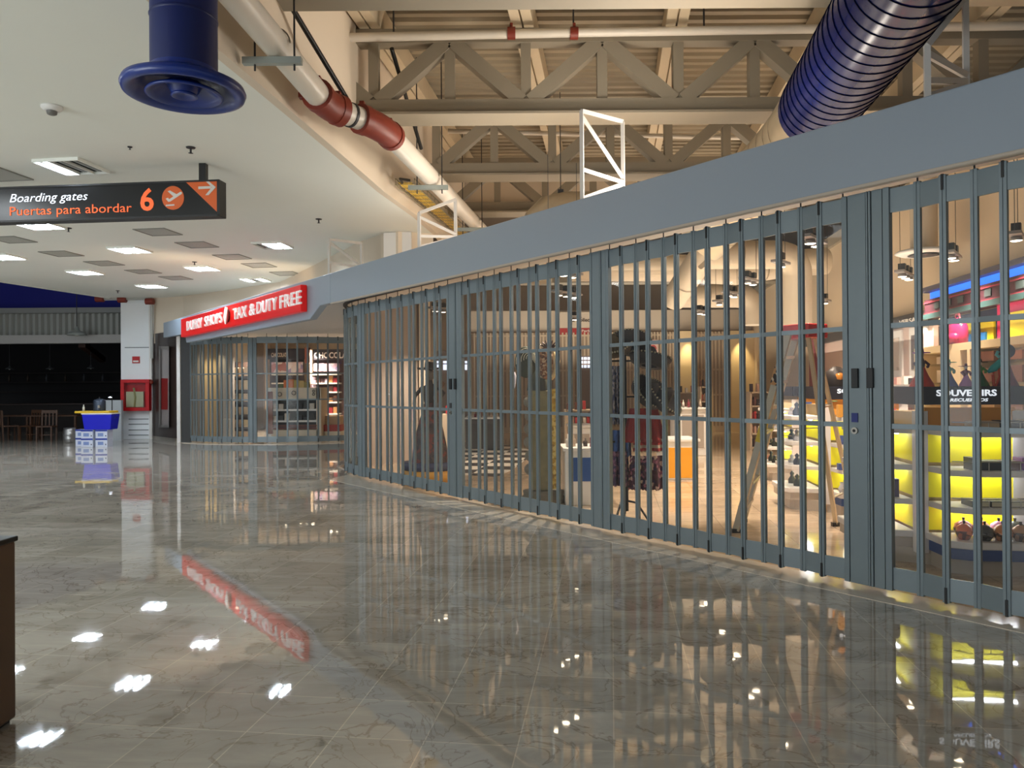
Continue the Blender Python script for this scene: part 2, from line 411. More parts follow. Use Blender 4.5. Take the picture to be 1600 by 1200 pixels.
# shop right wall
RW = lambda Y: 4.83+0.129*Y
c = MB(); c.wallstrip([(RW(3),3),(RW(27.5),27.5)], 0, 4.7, 0.12); struct('wall_right', c, TAN)
c = MB(); c.wallstrip([(RW(3)-0.06,3),(RW(27.5)-0.06,27.5)], 4.5, 4.72, 0.16); struct('trim_4', c, TRUSS)
# partition behind the left end of the first gate
pa, pb = atY(545,600,15.1), atY(655,600,16.6)
c = MB(); c.wallstrip([(pa.x+0.25,pa.y),(pb.x,pb.y)], 0, 3.5, 0.10); struct('wall_partition', c, mat('partition_grey', (172,160,150), 0.6, noise=0.03))
pc = atY(664,600,16.5)
c = MB(); c.box((pc.x, pc.y, 1.75), (0.20,0.20,3.5), AANG); struct('trim_5', c, WALLW)
# ------------------------------------------------------------------ fascia
ZF0, ZF1 = 3.03, 3.55
fa = MB()
L = (FB-FA).length
segs = [fs(-3.2), fs(9.6)]
fa.wallstrip([tuple(fs(-3.2,0.07)[:2]), tuple(fs(10.6,0.07)[:2])], ZF0, ZF1, 0.14)
# dropped box that carries the red sign, with its slanted ends
def facx(px, z, off=0.0):
    s0 = onplane(px, 500, FA, FN); s = (V(s0.x,s0.y)-FA).dot(FD); return s
s_r1, s_r0, s_l0 = facx(500,0), facx(484,0), facx(291,0)
def fpt(s, off, z): p = fs(s, off); return (p.x, p.y, z)
def fpoly(mb, pts, th):
    n = len(pts); a = [fpt(s, 0, z) for s, z in pts]; b = [fpt(s, th, z) for s, z in pts]
    mb.add(a+b, [tuple(range(n))[::-1], tuple(range(n, 2*n))]+[(i, (i+1) % n, n+(i+1) % n, n+i) for i in range(n)])
fpoly(fa, [(10.6,ZF1),(10.6,ZF0),(s_r1,ZF0),(s_r0,2.82),(s_l0,2.82),(s_l0+0.12,3.07),(s_l0+2.6,3.10),(s_l0+2.6,ZF1)], 0.14)
struct('trim_6', fa, FASC, 0.012)
# rounded lower lip of the fascia
lp = MB(); lp.tube([fs(-3.2,0.02,ZF0), fs(10.6,0.02,ZF0)], 0.022, 8); struct('trim_7', lp, mat('lip_beige', (188,176,160), 0.5))
# soffit behind the fascia, wide over the entrance of the second shop
so = MB(); q = [fs(-3.2,0.14), fs(10.4,0.14), fs(s_r1+1.0,0.14), fs(s_l0+2.2,0.14), V(-9.6,24.0), V(-3.3,24.0), V(-3.1,15.9), V(-2.9,14.9), gs(9.9,0.45), gs(-3.2,0.42)]
so.prism([(p.x,p.y) for p in q], 3.12, 3.17); struct('ceiling', so, WHITE)
hd = MB(); hd.wallstrip([(-10.3,22.9),(-9.2,22.35),(-8,22.05),(-7.1,21.95),(-6,22.05),(-4.9,22.4),(-3.6,23.2)], 3.16, 3.5, 0.10); struct('trim_8', hd, WALLW)

# ------------------------------------------------------------------ folding gates
def path_fn(pts):
    P = [V(*p) for p in pts]; S = [0]
    for i in range(1, len(P)): S.append(S[-1]+(P[i]-P[i-1]).length)
    def at(s):
        i = 0
        while i < len(P)-2 and s > S[i+1]: i += 1
        t = (s-S[i])/(S[i+1]-S[i]); p = P[i].lerp(P[i+1], t); dd = (P[i+1]-P[i]).normalized(); return p, dd
    return at, S[-1]
def bar_mesh(h, wide=0.020):
    b = MB(); g = 0.003
    t_ = 0.030; a_ = wide+g; b.add([(x,y,z) for z in (0,h) for x,y in ((-a_,-t_/2),(-g,-t_/2),(-g,0.004),(g,0.004),(g,-t_/2),(a_,-t_/2),(a_,t_/2),(g,t_/2),(g,0.008),(-g,0.008),(-g,t_/2),(-a_,t_/2))], [tuple(range(12))[::-1], tuple(range(12,24))]+[(i,(i+1)%12,12+(i+1)%12,12+i) for i in range(12)])
    return b
GH = 2.97; GZ = 0.035
bar_data = {}
def gate_section(at, s0, s1, nbars, label, zig=0.014, hh=GH):
    p0, d0 = at(s0); p1, d1 = at(s1)
    g = thing('folding_gate', (p0.x, p0.y, 0), label, 'gate')
    pts = []; step = (s1-s0)/(nbars+1)
    for i in range(nbars+2):
        p, dd = at(s0+step*i); nrm = Vector((-dd.y, dd.x, 0))
        off = 0.0 if i in (0, nbars+1) else (zig if i % 2 else -zig)
        pts.append((p+nrm*off, dd))
    for i in range(1, nbars+1):
        p, dd = pts[i]
        if hh not in bar_data:
            o = bar_mesh(hh).build('vertical_bar', GATE, g); bar_data[hh] = o.data
            cm = MB(); cm.box((0,0,0),(0.016,0.044,0.11)); c_ = cm.build('end_cap', BLACK, o); c_.location = (0,0,0.05); bar_data['cap'] = bar_data.get('cap') or c_.data
        else:
            o = bpy.data.objects.new('vertical_bar', bar_data[hh]); C.objects.link(o); o.parent = g; o.matrix_parent_inverse = MI[g.name]
            if i % 2:
                for zc in (0.05, hh-0.05):
                    c_ = bpy.data.objects.new('end_cap', bar_data['cap']); C.objects.link(c_); c_.parent = o; c_.location = (0,0,zc)
        o.location = (p.x, p.y, GZ); o.rotation_euler = (0, 0, math.atan2(dd.y, dd.x))
    pl = [(p.x, p.y) for p, dd in pts]
    def rail(nm, z0, z1, th):
        m_ = MB(); m_.wallstrip(pl, z0, z1, th); return m_.build(nm, GATE, g)
    rail('top_rail', GZ+hh-0.19, GZ+hh-0.012, 0.018)
    rail('bottom_rail', GZ+0.012, GZ+0.17, 0.018)
    rail('middle_rail', 1.225, 1.262, 0.026); rail('middle_rail', 1.965, 2.002, 0.026)
    m_ = MB()
    for i in range(len(pl)-1):
        (x0,y0),(x1,y1) = pl[i], pl[i+1]
        m_.add([(x0,y0,GZ+0.17),(x1,y1,GZ+0.17),(x1,y1,GZ+hh-0.19),(x0,y0,GZ+hh-0.19)], [(0,1,2,3)])
    m_.build('glass_panel', GLASS, g)
    for i in range(0, nbars+2, 2):
        hm = MB(); p, dd = pts[i]; hm.tube([(p.x,p.y,GZ+hh-0.01),(p.x,p.y,3.12)], 0.006, 6); hm.build('hanger_rod', DGREY, g)
    return g
def gate_post(at, s0, s1, label, lock=False, hh=GH, side=1):
    (p0, d0), (p1, d1) = at(s0), at(s1); pm = (p0+p1)/2; dd = (p1-p0).normalized(); w_ = (p1-p0).length
    ang = math.atan2(dd.y, dd.x); g = thing('gate_post', (pm.x, pm.y, 0), label, 'gate post')
    nrm = Vector((dd.y, -dd.x, 0))
    if nrm.dot(Vector((0,1,0))) > 0: nrm = -nrm       # towards the hall
    def piece(a, b, dep, nm, m=GATE):
        q = p0+dd*((a+b)/2*w_); mb = MB(); mb.box((q.x, q.y, GZ+hh/2), ((b-a)*w_, dep, hh), ang); return mb.build(nm, m, g, 0.003)
    # at() runs from the near end to the far end
    piece(0.0, 0.13, 0.05, 'jamb_strip'); piece(0.145, 0.36, 0.045, 'side_panel'); piece(0.375, 0.42, 0.06, 'hinge_tube'); piece(0.435, 0.47, 0.06, 'hinge_tube')
    piece(0.485, 0.87, 0.045, 'face_panel'); piece(0.885, 1.0, 0.05, 'jamb_strip')
    if lock:
        for a in (0.40, 0.72):
            q = p0+dd*(a*w_)+nrm*0.032; mb = MB(); mb.box((q.x, q.y, 1.60), (0.052, 0.022, 0.15), ang); mb.build('pull_handle', BLACK, g, 0.004)
        q = p0+dd*(0.74*w_)+nrm*0.026
        mb = MB(); mb.box((q.x, q.y, 1.30), (0.05, 0.008, 0.07), ang); mb.build('lock_sticker', colm((34,46,120)) if lock == 2 else DGREY, g)
        mb = MB(); mb.tube([q+V(0,0,1.20)-nrm*0.004, q+V(0,0,1.20)+nrm*0.012], 0.026, 16); cy = mb.build('key_cylinder', STEEL, g)
        mb = MB(); mb.tube([q+V(0,0,1.20)+nrm*0.012, q+V(0,0,1.20)+nrm*0.015], 0.012, 10); mb.build('keyhole', BLACK, cy)
    return g
# first shop front: straight run plus rounded end
gp = [tuple(gs(-3.1)[:2]), tuple(gs(10.4)[:2])]
e0 = gs(10.4)
for x, y in ((534,734.5),):
    p = atZ(x, y, 0.03)
gp += [(e0.x-0.22, e0.y+0.40), (e0.x-0.37, e0.y+0.82), (e0.x-0.42, e0.y+1.25), (e0.x-0.33, e0.y+1.70), (e0.x-0.08, e0.y+2.1)]
at1, len1 = path_fn(gp); O = 3.1
sM = {k: g_at(v)+O for k, v in {'m4a':1394,'m4b':1319.5,'m3a':954,'m3b':924.5,'m2a':723.5,'m2b':700.5,'m1a':571.5,'m1b':560.5}.items()}
gate_section(at1, sM['m4a']-2.86, sM['m4a'], 14, 'grey folding gate at right edge, in front of the yellow souvenir shelves')
gate_post(at1, sM['m4a'], sM['m4b'], 'widest grey gate post with black pulls and blue sticker, right of the ladder', 2)
gate_section(at1, sM['m4b'], sM['m3a'], 13, 'grey folding gate in front of the stepladder and sombreros')
gate_post(at1, sM['m3a'], sM['m3b'], 'plain grey gate post between the sombreros and the masked statue')
gate_section(at1, sM['m3b'], sM['m2a'], 13, 'grey folding gate in front of the masked statue')
gate_post(at1, sM['m2a'], sM['m2b'], 'grey gate post with black pulls, right of the dark skirted figure', 1)
gate_section(at1, sM['m2b'], sM['m1a'], 13, 'grey folding gate in front of the dark skirted figure on a yellow plinth')
gate_post(at1, sM['m1a'], sM['m1b'], 'slim grey gate post beside the rounded corner of the shop front')
gate_section(at1, sM['m1b'], len1-0.05, 12, 'short folding gate curving round the corner of the shop front')
tr = MB(); tr.wallstrip([tuple(at1(s)[0][:2]) for s in [0.2, 8, sM['m1b']]+[sM['m1b']+i*0.25 for i in range(1, 11)]], 3.075, 3.12, 0.05); struct('trim_9', tr, DGREY)
# second shop front, gently curved
at2, len2 = path_fn([(-3.6,22.75),(-4.9,22.1),(-5.6,21.85),(-6.3,21.72),(-7.1,21.65),(-7.8,21.72),(-8.4,21.9),(-8.9,22.12),(-9.3,22.4),(-9.55,22.65)])
def s2(px):
    best = 0
    for i in range(400):
        p, _ = at2(len2*i/400)
        q = 800+1200*p.x/p.y
        if q > px: best = len2*i/400
    return best
m2a, m2b = s2(401), s2(387)
gate_section(at2, 0.15, m2a, 12, 'folding gate of the far shop, right of its thick post, before the white gondola', 0.012, 3.0)
gate_post(at2, m2a, m2b, 'thick grey gate post of the far shop under the red sign')
gate_section(at2, m2b, len2-0.05, 13, 'folding gate of the far shop, left of its thick post, under the red sign', 0.012, 3.0)
t2 = MB(); t2.wallstrip([(p.x, p.y-0.06) for p, _ in [at2(len2*i/20) for i in range(21)]], 0.0, 0.012, 0.5); struct('trim_10', t2, THR)

# ------------------------------------------------------------------ entrance side walls by the far shop
pw = atZ(280.5, 691.5, 0.0)
c = MB(); c.box((pw.x, pw.y, 1.7), (0.10, 0.12, 3.4)); struct('trim_11', c, WHITE)
kb0, kb1 = atZ(241,685.5,0), atZ(278,690.5,0)
c = MB(); c.wallstrip([(kb0.x,kb0.y),(kb1.x,kb1.y)], 0, 0.10, 0.16); struct('baseboard_left', c, STEEL)
c = MB(); c.wallstrip([(kb0.x-0.1,kb0.y+0.06),(kb1.x,kb1.y+0.06)], 0.10, 3.3, 0.12); struct('wall_door', c, mat('door_wall_brown', (58,46,42), 0.28, noise=0.1))
c = MB(); c.wallstrip([(pw.x+0.05,pw.y+0.05),(pw.x+0.3,pw.y+0.1)], 0, 3.3, 0.1); struct('wall_dark_return', c, BLACK)
c = MB(); c.wallstrip([(-9.75,22.75),(-9.9,26),(-9.9,30.5)], 0, 3.4, 0.1); struct('wall_shop_side', c, mat('shop_side_wall', (196,184,164), 0.7))
# framed door in the brown wall
dv = (kb1-kb0).normalized(); dn = Vector((dv.y, -dv.x, 0))
if dn.y > 0: dn = -dn
def dpt(px, py, off=0.02): return onplane(px, py, kb0+dn*(off+0.09), dn)
door = thing('door_1', (kb0.x+0.3, kb0.y+0.3, 0), 'narrow glazed door with red notice in dark brown wall', 'door'); door['kind'] = 'structure'; del door['category']; del door['label']
def rect_on(mb, x0, y0, x1, y1, off0, off1, fnp=dpt):
    a = [fnp(*q, off0) for q in ((x0,y1),(x1,y1),(x1,y0),(x0,y0))]; b = [fnp(*q, off1) for q in ((x0,y1),(x1,y1),(x1,y0),(x0,y0))]
    return mb.hexa([tuple(v) for v in a+b])
mb = MB(); rect_on(mb,248,543,251,668,0.0,0.05); rect_on(mb,248,541,264,546,0.0,0.05); rect_on(mb,248,664,264,668,0.0,0.05); mb.build('door_frame', mat('door_frame_grey', (120,116,112), 0.4), door)
mb = MB(); rect_on(mb,251,546,264,664,0.0,0.02); mb.build('door_glass', mat('door_glass_grey', (150,142,140), 0.15), door)
mb = MB(); rect_on(mb,252,591,262,640,0.021,0.024); mb.build('notice', colm((138,30,30)), door)

# ------------------------------------------------------------------ white column with fire hose cabinet
cx0, cx1 = atZ(188,686.5,0), atZ(240,686.5,0); yc = 24.1
col = thing('column', ((cx0.x+cx1.x)/2, yc+0.45, 0), 'white rendered column with red hose cabinet, at left', 'column')
mb = MB(); mb.box(((cx0.x+cx1.x)/2, yc+0.5, ZC/2), (cx1.x-cx0.x, 0.9, ZC)); mb.build('shaft', mat('column_paint', (236,240,242), 0.55, noise=0.02), col, 0.01)
mb = MB(); mb.box((cx1.x-0.12, yc-0.0, ZC/2), (0.08, 0.10, ZC)); mb.build('corner_strip', WHITE, col)
mb = MB()
for py in (655,663,672,680): 
    a, b = atY(200,py,yc), atY(231,py,yc); mb.box(((a.x+b.x)/2, yc+0.045, a.z), (b.x-a.x, 0.02, 0.025))
a, b = atY(194,543,yc), atY(234,543,yc); mb.box(((a.x+b.x)/2, yc+0.045, a.z), (b.x-a.x, 0.02, 0.025))
mb.build('groove', colm((120,126,130)), col)
def ybox(mb, x0, y0, x1, y1, Yf, dep):
    """box whose front face fills a picture rectangle at depth Yf"""
    a, b = atY(x0, y0, Yf), atY(x1, y1, Yf)
    return mb.box(((a.x+b.x)/2, Yf+dep/2, (a.z+b.z)/2), (abs(b.x-a.x), dep, abs(a.z-b.z)))
yk = yc-0.22
cab = thing('fire_hose_cabinet', atY(210,642,yk), 'red fire hose cabinet with glazed door on the white column', 'fire cabinet')
mb = MB(); ybox(mb,188,593,233,598,yk,0.26); ybox(mb,188,637,233,642,yk,0.26); ybox(mb,188,598,193.5,637,yk,0.26); ybox(mb,227,598,233,637,yk,0.26)
ybox(mb,193,598,228,637,yk+0.2,0.06); mb.build('housing', mat('cabinet_red', (186,18,26), 0.3), cab, 0.008)
mb = MB(); ybox(mb,193.5,598,227,637,yk+0.02,0.006); mb.build('pane', CGLASS, cab)
mb = MB(); ybox(mb,197,612,224,636,yk+0.1,0.05); mb.build('folded_hose', colm((190,184,150)), cab)
mb = MB(); p = atY(209,606,yk+0.09); mb.tube([p, p+V(0.05,0,-0.3), p+V(0.02,0,-0.6)], 0.03, 8); mb.build('nozzle', colm((150,140,90)), cab)
mb = MB(); p = atY(236,597,yk+0.1); mb.ball(tuple(p), 0.07); p2 = atY(233,600,yk+0.1); mb.tube([p, p2], 0.03); mb.build('side_valve', REDP, cab)
sg = MB(); ybox(sg,206.5,557,218,567.5,yc+0.02,0.03); s_ = single('fire_notice', sg, colm((180,30,34)), 'small red notice plate on the white column, above the hose cabinet', 'sign')
mb = MB(); mb.box((0,-0.018,0.06),(0.17,0.006,0.05)); mb.build('white_mark', WHITE, s_)
# fire pipe along the top of the column
fp = thing('fire_pipe', atY(200,468,23.7), 'thin white fire pipe with dark red couplings, top of the white column', 'pipe')
mb = MB(); mb.tube([atY(150,467.5,23.8), atY(236,466.5,23.8), atY(237,480,23.8), atY(237.5,560,23.9)], 0.045, 10); mb.build('pipe_run', mat('fire_pipe_grey', (176,176,170), 0.4), fp)
for x, y in ((156,467),(191,468),(234,471)):
    mb = MB(); p = atY(x,y,23.75); mb.tube([p-V(0.12,0,0), p+V(0.12,0,0)], 0.10, 10); mb.build('coupling', REDP, fp)
# ================================================================== ROOF TRUSSES AND BEAMS
def truss(Yt, zb, zt, xb, bay, xl, xr, label, first=True):
    t = thing('roof_truss', ((xl+xr)/2, Yt, zb), label, 'roof truss', 'steel trusses across the hall')
    mb = MB(); mb.box(((xl+xr)/2, Yt, zb+0.02), (xr-xl, 0.20, 0.20)); mb.build('bottom_chord', TRUSS, t)
    mb = MB(); mb.box(((xl+xr)/2, Yt, zb-0.10), (xr-xl, 0.46, 0.03)); mb.build('bottom_flange', TRUSS, t)
    mb = MB(); mb.box(((xl+xr)/2, Yt, zt), (xr-xl, 0.20, 0.18)); mb.build('top_chord', TRUSS, t)
    x = xb
    while x < xr:
        if xl < x < xr:
            mb = MB(); mb.box((x, Yt, (zb+zt)/2+0.02), (0.13, 0.13, zt-zb-0.2)); mb.build('vertical_strut', TRUSS, t)
        xm = x+bay/2
        if xl < xm < xr:
            mb = MB(); mb.box((xm, Yt, (zb+zt)/2+0.02), (0.13, 0.13, zt-zb-0.2)); mb.build('vertical_strut', TRUSS, t)
        for xa, xc in ((x+0.06, xm-0.04), (x+bay-0.06, xm+0.04)):
            if xl < (xa+xc)/2 < xr:
                za, zc_ = zb+0.1, zt-0.07
                mb = MB(); mb.beam((xa, Yt, za), (xc, Yt, zc_), 0.18, 0.18, (0,1,0)); mb.build('diagonal', TRUSS, t)
        x += bay
    return t
edge = lambda Y: -2.95+0.105*Y
Y1 = 10.0
xb1 = atY(585,168,Y1).x; bay1 = atY(822,168,Y1).x-xb1
zb1 = atY(800,173,Y1).z; zt1 = atY(800,60,Y1).z
truss(Y1, zb1, zt1, xb1-bay1, bay1, xb1-0.95, 12.0, 'nearest full steel truss with white fire pipe along its top chord')
Y2 = 12.9
xb2 = atY(682,260,Y2).x; bay2 = (atY(1044,268,Y2).x-xb2)/2
truss(Y2, zb1+0.02, zt1, xb2-bay2, bay2, edge(Y2)+0.05, 12.0, 'second steel truss, seen just below the nearest one')
Y3 = 15.6
truss(Y3, zb1+0.02, zt1, xb2-bay2, bay2, -1.2, 12.0, 'farthest steel truss, just above the grey fascia')
Y0 = 6.9
truss(Y0, zb1+0.02, zt1, xb1-bay1, bay1, -2.1, 10.0, 'steel truss at the top edge of the view, only its bottom chord showing')
# roof beams running away from the viewer, over the truss nodes
lab = ['leftmost roof beam, along the upstand wall', 'second roof beam from the left, above the pipe elbow', 'third roof beam from the left, near mid ceiling', 'fourth roof beam from the left, left of the big blue duct', 'rightmost roof beam, beyond the big blue duct', 'roof beam at the far right above the shop']
for i in range(5):
    xx = xb1-0.02+bay1*(i-0.0)-bay1*0.0
    zc_ = (6.53+zt1+0.09)/2; hh_ = 6.53-(zt1+0.10)
    o_ = V(xx, Y1)
    mb = MB()
    for off in (-0.075, 0.075):
        a = o_+AP*off-AX*8.0; b = o_+AP*off+AX*7.3
        mb.beam((a.x,a.y,zc_), (b.x,b.y,zc_), 0.125, hh_)
    mb.beam(tuple((o_-AX*8.0))[:2]+(zc_+0.03,), tuple((o_+AX*7.3))[:2]+(zc_+0.03,), 0.04, hh_-0.08)
    single('roof_beam', mb, mat('beam_paint_%d' % i, (206,190,162), 0.6, noise=0.04), lab[i], 'roof beam', 'roof beams above the trusses')
# fire pipe on the near truss
fp = thing('fire_pipe', (0, Y1-0.25, 5.9), 'white fire pipe with two small red fittings along the nearest truss', 'pipe')
a, b, c_ = atY(490,60,Y1-0.3), atY(900,51,Y1-0.3), atY(1600,40,Y1-0.3)
mb = MB(); mb.tube([a, b, c_], 0.055, 12); mb.build('pipe_run', PIPEW, fp)
for px in (799, 897):
    p = atY(px, 52, Y1-0.3); mb = MB(); mb.tube([p-V(0.05,0,0), p+V(0.05,0,0)], 0.078, 12); mb.tube([p, p-V(0,0,0.0)+V(0,-0.02,0.12)], 0.02, 8); mb.build('red_fitting', REDP, fp)
for px in (615, 896, 1100):
    p = atY(px, 50, Y1-0.3); mb = MB(); mb.tube([p, p+V(0,0,0.35)], 0.012, 6); mb.build('hanger_rod', DGREY, fp)
fp2 = thing('fire_pipe', (3.5, 13.3, 5.8), 'thin white pipe behind the second truss', 'pipe')
mb = MB(); mb.tube([atY(700,205,13.6), atY(1200,216,13.6)], 0.04, 10); mb.build('pipe_run', PIPEW, fp2)
# ------------------------------------------------------------------ big white pipe with red couplings
def seg(px, py, off):            # point at given clearance from the upstand wall
    # wall: x = -3.45+0.14y ; solve along the picture ray
    d = ray(px, py); k = (-3.45+off)/(d.x-0.14*d.y); return EYE+d*k
R1 = 0.125
A0, A1 = seg(352,-25,0.42), seg(498,150,0.42)
B0, B1 = seg(610,212,0.80), seg(745,352,0.80)
wp_ = thing('drain_pipe', (A1.x, A1.y, A1.z), 'large white pipe with rust-red elbow couplings along the upstand wall', 'pipe')
mb = MB(); mb.tube([A0, A1], R1, 20); mb.build('pipe_run', PIPEW, wp_)
mb = MB(); mb.tube([B0, B1, B1+(B1-B0)*0.6], R1, 20); mb.build('pipe_run', PIPEW, wp_)
da = (A1-A0).normalized(); db = (B1-B0).normalized(); dc = (B0-A1).normalized()
c0 = A1+da*0.08; e1 = A1+da*0.22+dc*0.18; e2 = B0-db*0.28-dc*0.20; c1 = B0-db*0.05
def bez(p0, p1, p2, n=8): return [p0*(1-t)**2+p1*2*t*(1-t)+p2*t*t for t in [i/n for i in range(n+1)]]
kn1 = A1+da*0.22; kn2 = B0-db*0.30
s1 = kn1+(kn2-kn1)*0.20; s2_ = kn1+(kn2-kn1)*0.62
mb = MB(); mb.tube(bez(A1-da*0.03, kn1, s1), R1*1.24, 18); mb.build('elbow', REDP, wp_)
mb = MB(); mb.tube([s1, s2_], R1*0.98, 18); mb.build('spool', PIPEW, wp_)
mb = MB(); mb.tube(bez(s2_, kn2, B0+db*0.02), R1*1.24, 18); mb.build('elbow', REDP, wp_)
for p, d_ in ((A1, da), (s1, (s2_-s1).normalized()), (s2_, (s2_-s1).normalized()), (B0, db)):
    mb = MB(); mb.tube([p-d_*0.045, p+d_*0.045], R1*1.32, 20)
    ring = mb.build('coupling_ring', REDP, wp_)
    mb = MB(); q = p+V(0,0,R1*1.35); mb.box(tuple(q), (0.05,0.08,0.05)); mb.build('bolt', REDP, ring)
    mb = MB(); q = p-V(R1*1.38,0,0); mb.box(tuple(q), (0.05,0.08,0.05)); mb.build('bolt', REDP, ring)
m_ = (s1+s2_)/2; d_ = (s2_-s1).normalized(); mb = MB(); mb.tube([m_-d_*0.015, m_+d_*0.015], R1*1.06, 20); mb.build('clamp', DGREY, wp_)
# pipe hangers: channel below the pipe, two rods, U strap
def hanger(p, ln, label, ztop=6.2):
    h = thing('pipe_hanger', (p.x, p.y, p.z), label, 'pipe hanger', 'steel hangers of the white pipe')
    mb = MB(); mb.box((p.x-0.02, p.y, p.z-R1-0.035), (ln, 0.06, 0.06)); mb.build('channel', mat('channel_zinc', (170,178,172), 0.4, metal=0.5), h)
    for s in (-1, 1):
        q = p+V(s*(R1+0.05), 0, 0); mb = MB(); mb.tube([V(q.x,q.y,p.z-R1-0.12), V(q.x,q.y,ztop)], 0.009, 6); mb.build('rod', DGREY, h)
    mb = MB(); mb.tube([p+V(math.cos(t)*(R1+0.012), 0, math.sin(t)*(R1+0.012)) for t in [math.pi*i/10 for i in range(11)]], 0.008, 6); mb.build('strap', STEEL, h)
    return h
hanger(A0+(A1-A0)*0.46, 0.52, 'steel hanger under the white pipe, just right of the round blue diffuser')
hanger(B0+(B1-B0)*0.34, 0.56, 'steel hanger under the white pipe, beyond its red elbows')
hanger(B0+(B1-B0)*0.92, 0.56, 'farthest steel hanger of the white pipe, just above the fascia')
# black conduits
for (x0,y0,x1,y1,Yc,Yd,l) in ((452,5,547,163,7.55,8.5,'black conduit dropping to the red pipe elbow'), (612,76,658,232,9.6,11.3,'black conduit behind the nearest truss')):
    mb = MB(); mb.tube([atY(x0,y0,Yc), atY(x1,y1,Yd)], 0.028, 8); single('conduit', mb, BLACK, l, 'conduit')
# cable tray with yellow cables
ct = thing('cable_tray', seg(640,300,0.22), 'wire cable tray with yellow cables on the upstand wall', 'cable tray')
T0, T1 = seg(618,288,0.18), seg(742,392,0.18); U0, U1 = T0+V(0.28,0,0), T1+V(0.28,0,0)
mb = MB()
for a, b in ((T0,T1),(U0,U1)):
    mb.tube([a,b], 0.012, 6); mb.tube([a+V(0,0,0.08), b+V(0,0,0.08)], 0.009, 6)
for i in range(26):
    t = i/25; p, q = T0.lerp(T1,t), U0.lerp(U1,t); mb.tube([p+V(0,0,0.08), p, q, q+V(0,0,0.08)], 0.006, 5, False)
mb.build('wire_basket', mat('tray_zinc', (150,140,110), 0.4, metal=0.5), ct)
mb = MB()
for k in range(7):
    o_ = V(0.05+0.03*k, 0, 0.02); mb.tube([T0+o_, T0.lerp(T1,0.5)+o_+V(0.01*(k%3),0,0.01), T1+o_], 0.011, 6)
mb.build('yellow_cables', colm((212,178,70)), ct)
mb = MB(); p = T0+V(0.1,-0.02,0.02); mb.tube([p, p+V(0,-0.2,0), p+V(0.15,-0.3,-0.05)], 0.02, 6); mb.build('cable_end', BLACK, ct)
mb = MB(); a = atY(660,345,12.2); mb.tube([atY(707,365,12.6)-V(0.3,0,-0.0), atY(717,372,12.6)], 0.001, 4)

# ------------------------------------------------------------------ white bracket frames on top of the fascia
for (px0, t0, px1, t1, l) in ((1443,70,1505,-30,'white steel bracket frame on the fascia, right of the blue duct'), (902,173,963,190,'white steel bracket frame on the fascia at mid view'),
                      (648,333,694,312,'white steel bracket frame on the fascia, left of the wide metal duct bend'), (508,374,557,380,'small white bracket frame farthest along the fascia')):
    p = onplane(px0, 300, FA, FN); s = (V(p.x,p.y)-FA).dot(FD)
    a = fs(s, 0.07); q = a+FN*0.62
    zt0 = atY(px0, t0, a.y).z; zt1 = min(4.7, atY(px1, t1, q.y).z)
    zt0 = min(4.7, zt0) if px0 != 1443 else 3.92
    if px0 == 1443: zt1 = 4.45
    fr = thing('bracket_frame', (a.x, a.y, ZF1), l, 'bracket frame', 'white bracket frames on the fascia')
    for nm, u, v_ in (('post', V(a.x,a.y,ZF1), V(a.x,a.y,zt0)), ('post', V(q.x,q.y,3.17), V(q.x,q.y,zt1)), ('top_bar', V(a.x,a.y,zt0), V(q.x,q.y,zt1)),
                      ('diagonal_bar', V(a.x,a.y,zt0-0.05), V(q.x,q.y,ZF1+(zt1-ZF1)*0.35)), ('middle_bar', V(a.x,a.y,ZF1+(zt0-ZF1)*0.35), V(q.x,q.y,ZF1+(zt1-ZF1)*0.30)), ('diagonal_bar', V(q.x,q.y,ZF1+(zt1-ZF1)*0.28), V(a.x,a.y,ZF1+0.02))):
        mb = MB(); mb.beam(u, v_, 0.04, 0.04, (0.3,1,0.2)); mb.build(nm, mat('bracket_white', (200,196,190), 0.5) if 'bracket_white' not in bpy.data.materials else bpy.data.materials['bracket_white'], fr)

# ------------------------------------------------------------------ ducts
def duct_mat(name, rgb, seamrgb, pitch, metal, rough, rot=(0,0,0)):
    return stripes(name, rgb, seamrgb, pitch, 'X', rough, metal)
def spiral_duct(name, a, b, r, m, label, seam, pitch=0.16, n=44):
    d = (b-a).normalized(); t = thing(name, tuple(a), label, 'duct')
    mb = MB(); mb.tube([a, b], r, n); mb.build('shell', m, t)
    k = int((b-a).length/pitch); mb = MB()
    u = d.cross(V(0,0,1)).normalized(); v_ = d.cross(u); pts = []
    for i in range(k*44+1):
        th_ = 2*math.pi*i/44; pts.append(a+d*(pitch*i/44)+u*math.cos(th_)*(r+0.003)+v_*math.sin(th_)*(r+0.003))
    mb.tube(pts, 0.005, 4); mb.build('spiral_seam', seam, t)
    return t
# big blue duct: axis parallel to the hall, angle from its silhouette lines
an = math.radians(34.9); dd_ = 3.6; rr_ = 3.6*math.sin(math.radians(6.4))
cX, cZ = dd_*math.sin(an), dd_*math.cos(an)+HC
tanx = (979-800)/1200.0
DD = V(tanx,1,0).normalized(); DO = V(cX, 0, cZ)
yb = 8.3
blue = spiral_duct('blue_duct', DO+DD*2.0, DO+DD*yb, rr_, NAVY, 'large glossy blue spiral duct overhead at upper right', mat('seam_dark_blue', (4,8,30), 0.9, spec=0.05))
galv = mat('duct_galvanised', (196,182,156), 0.38, metal=0.6, noise=0.1, scale=6)
g1 = thing('metal_duct', tuple(DO+DD*yb), 'bare metal duct elbow where the blue duct ends behind the fascia', 'duct')
e = DO+DD*yb; mb = MB(); pts = [e]+bez(e+DD*0.35, e+DD*1.6, e+DD*1.6+V(-0.9,0.9,-0.9), 10); mb.tube(pts, rr_*0.99, 26); mb.build('shell', galv, g1)
mb = MB()
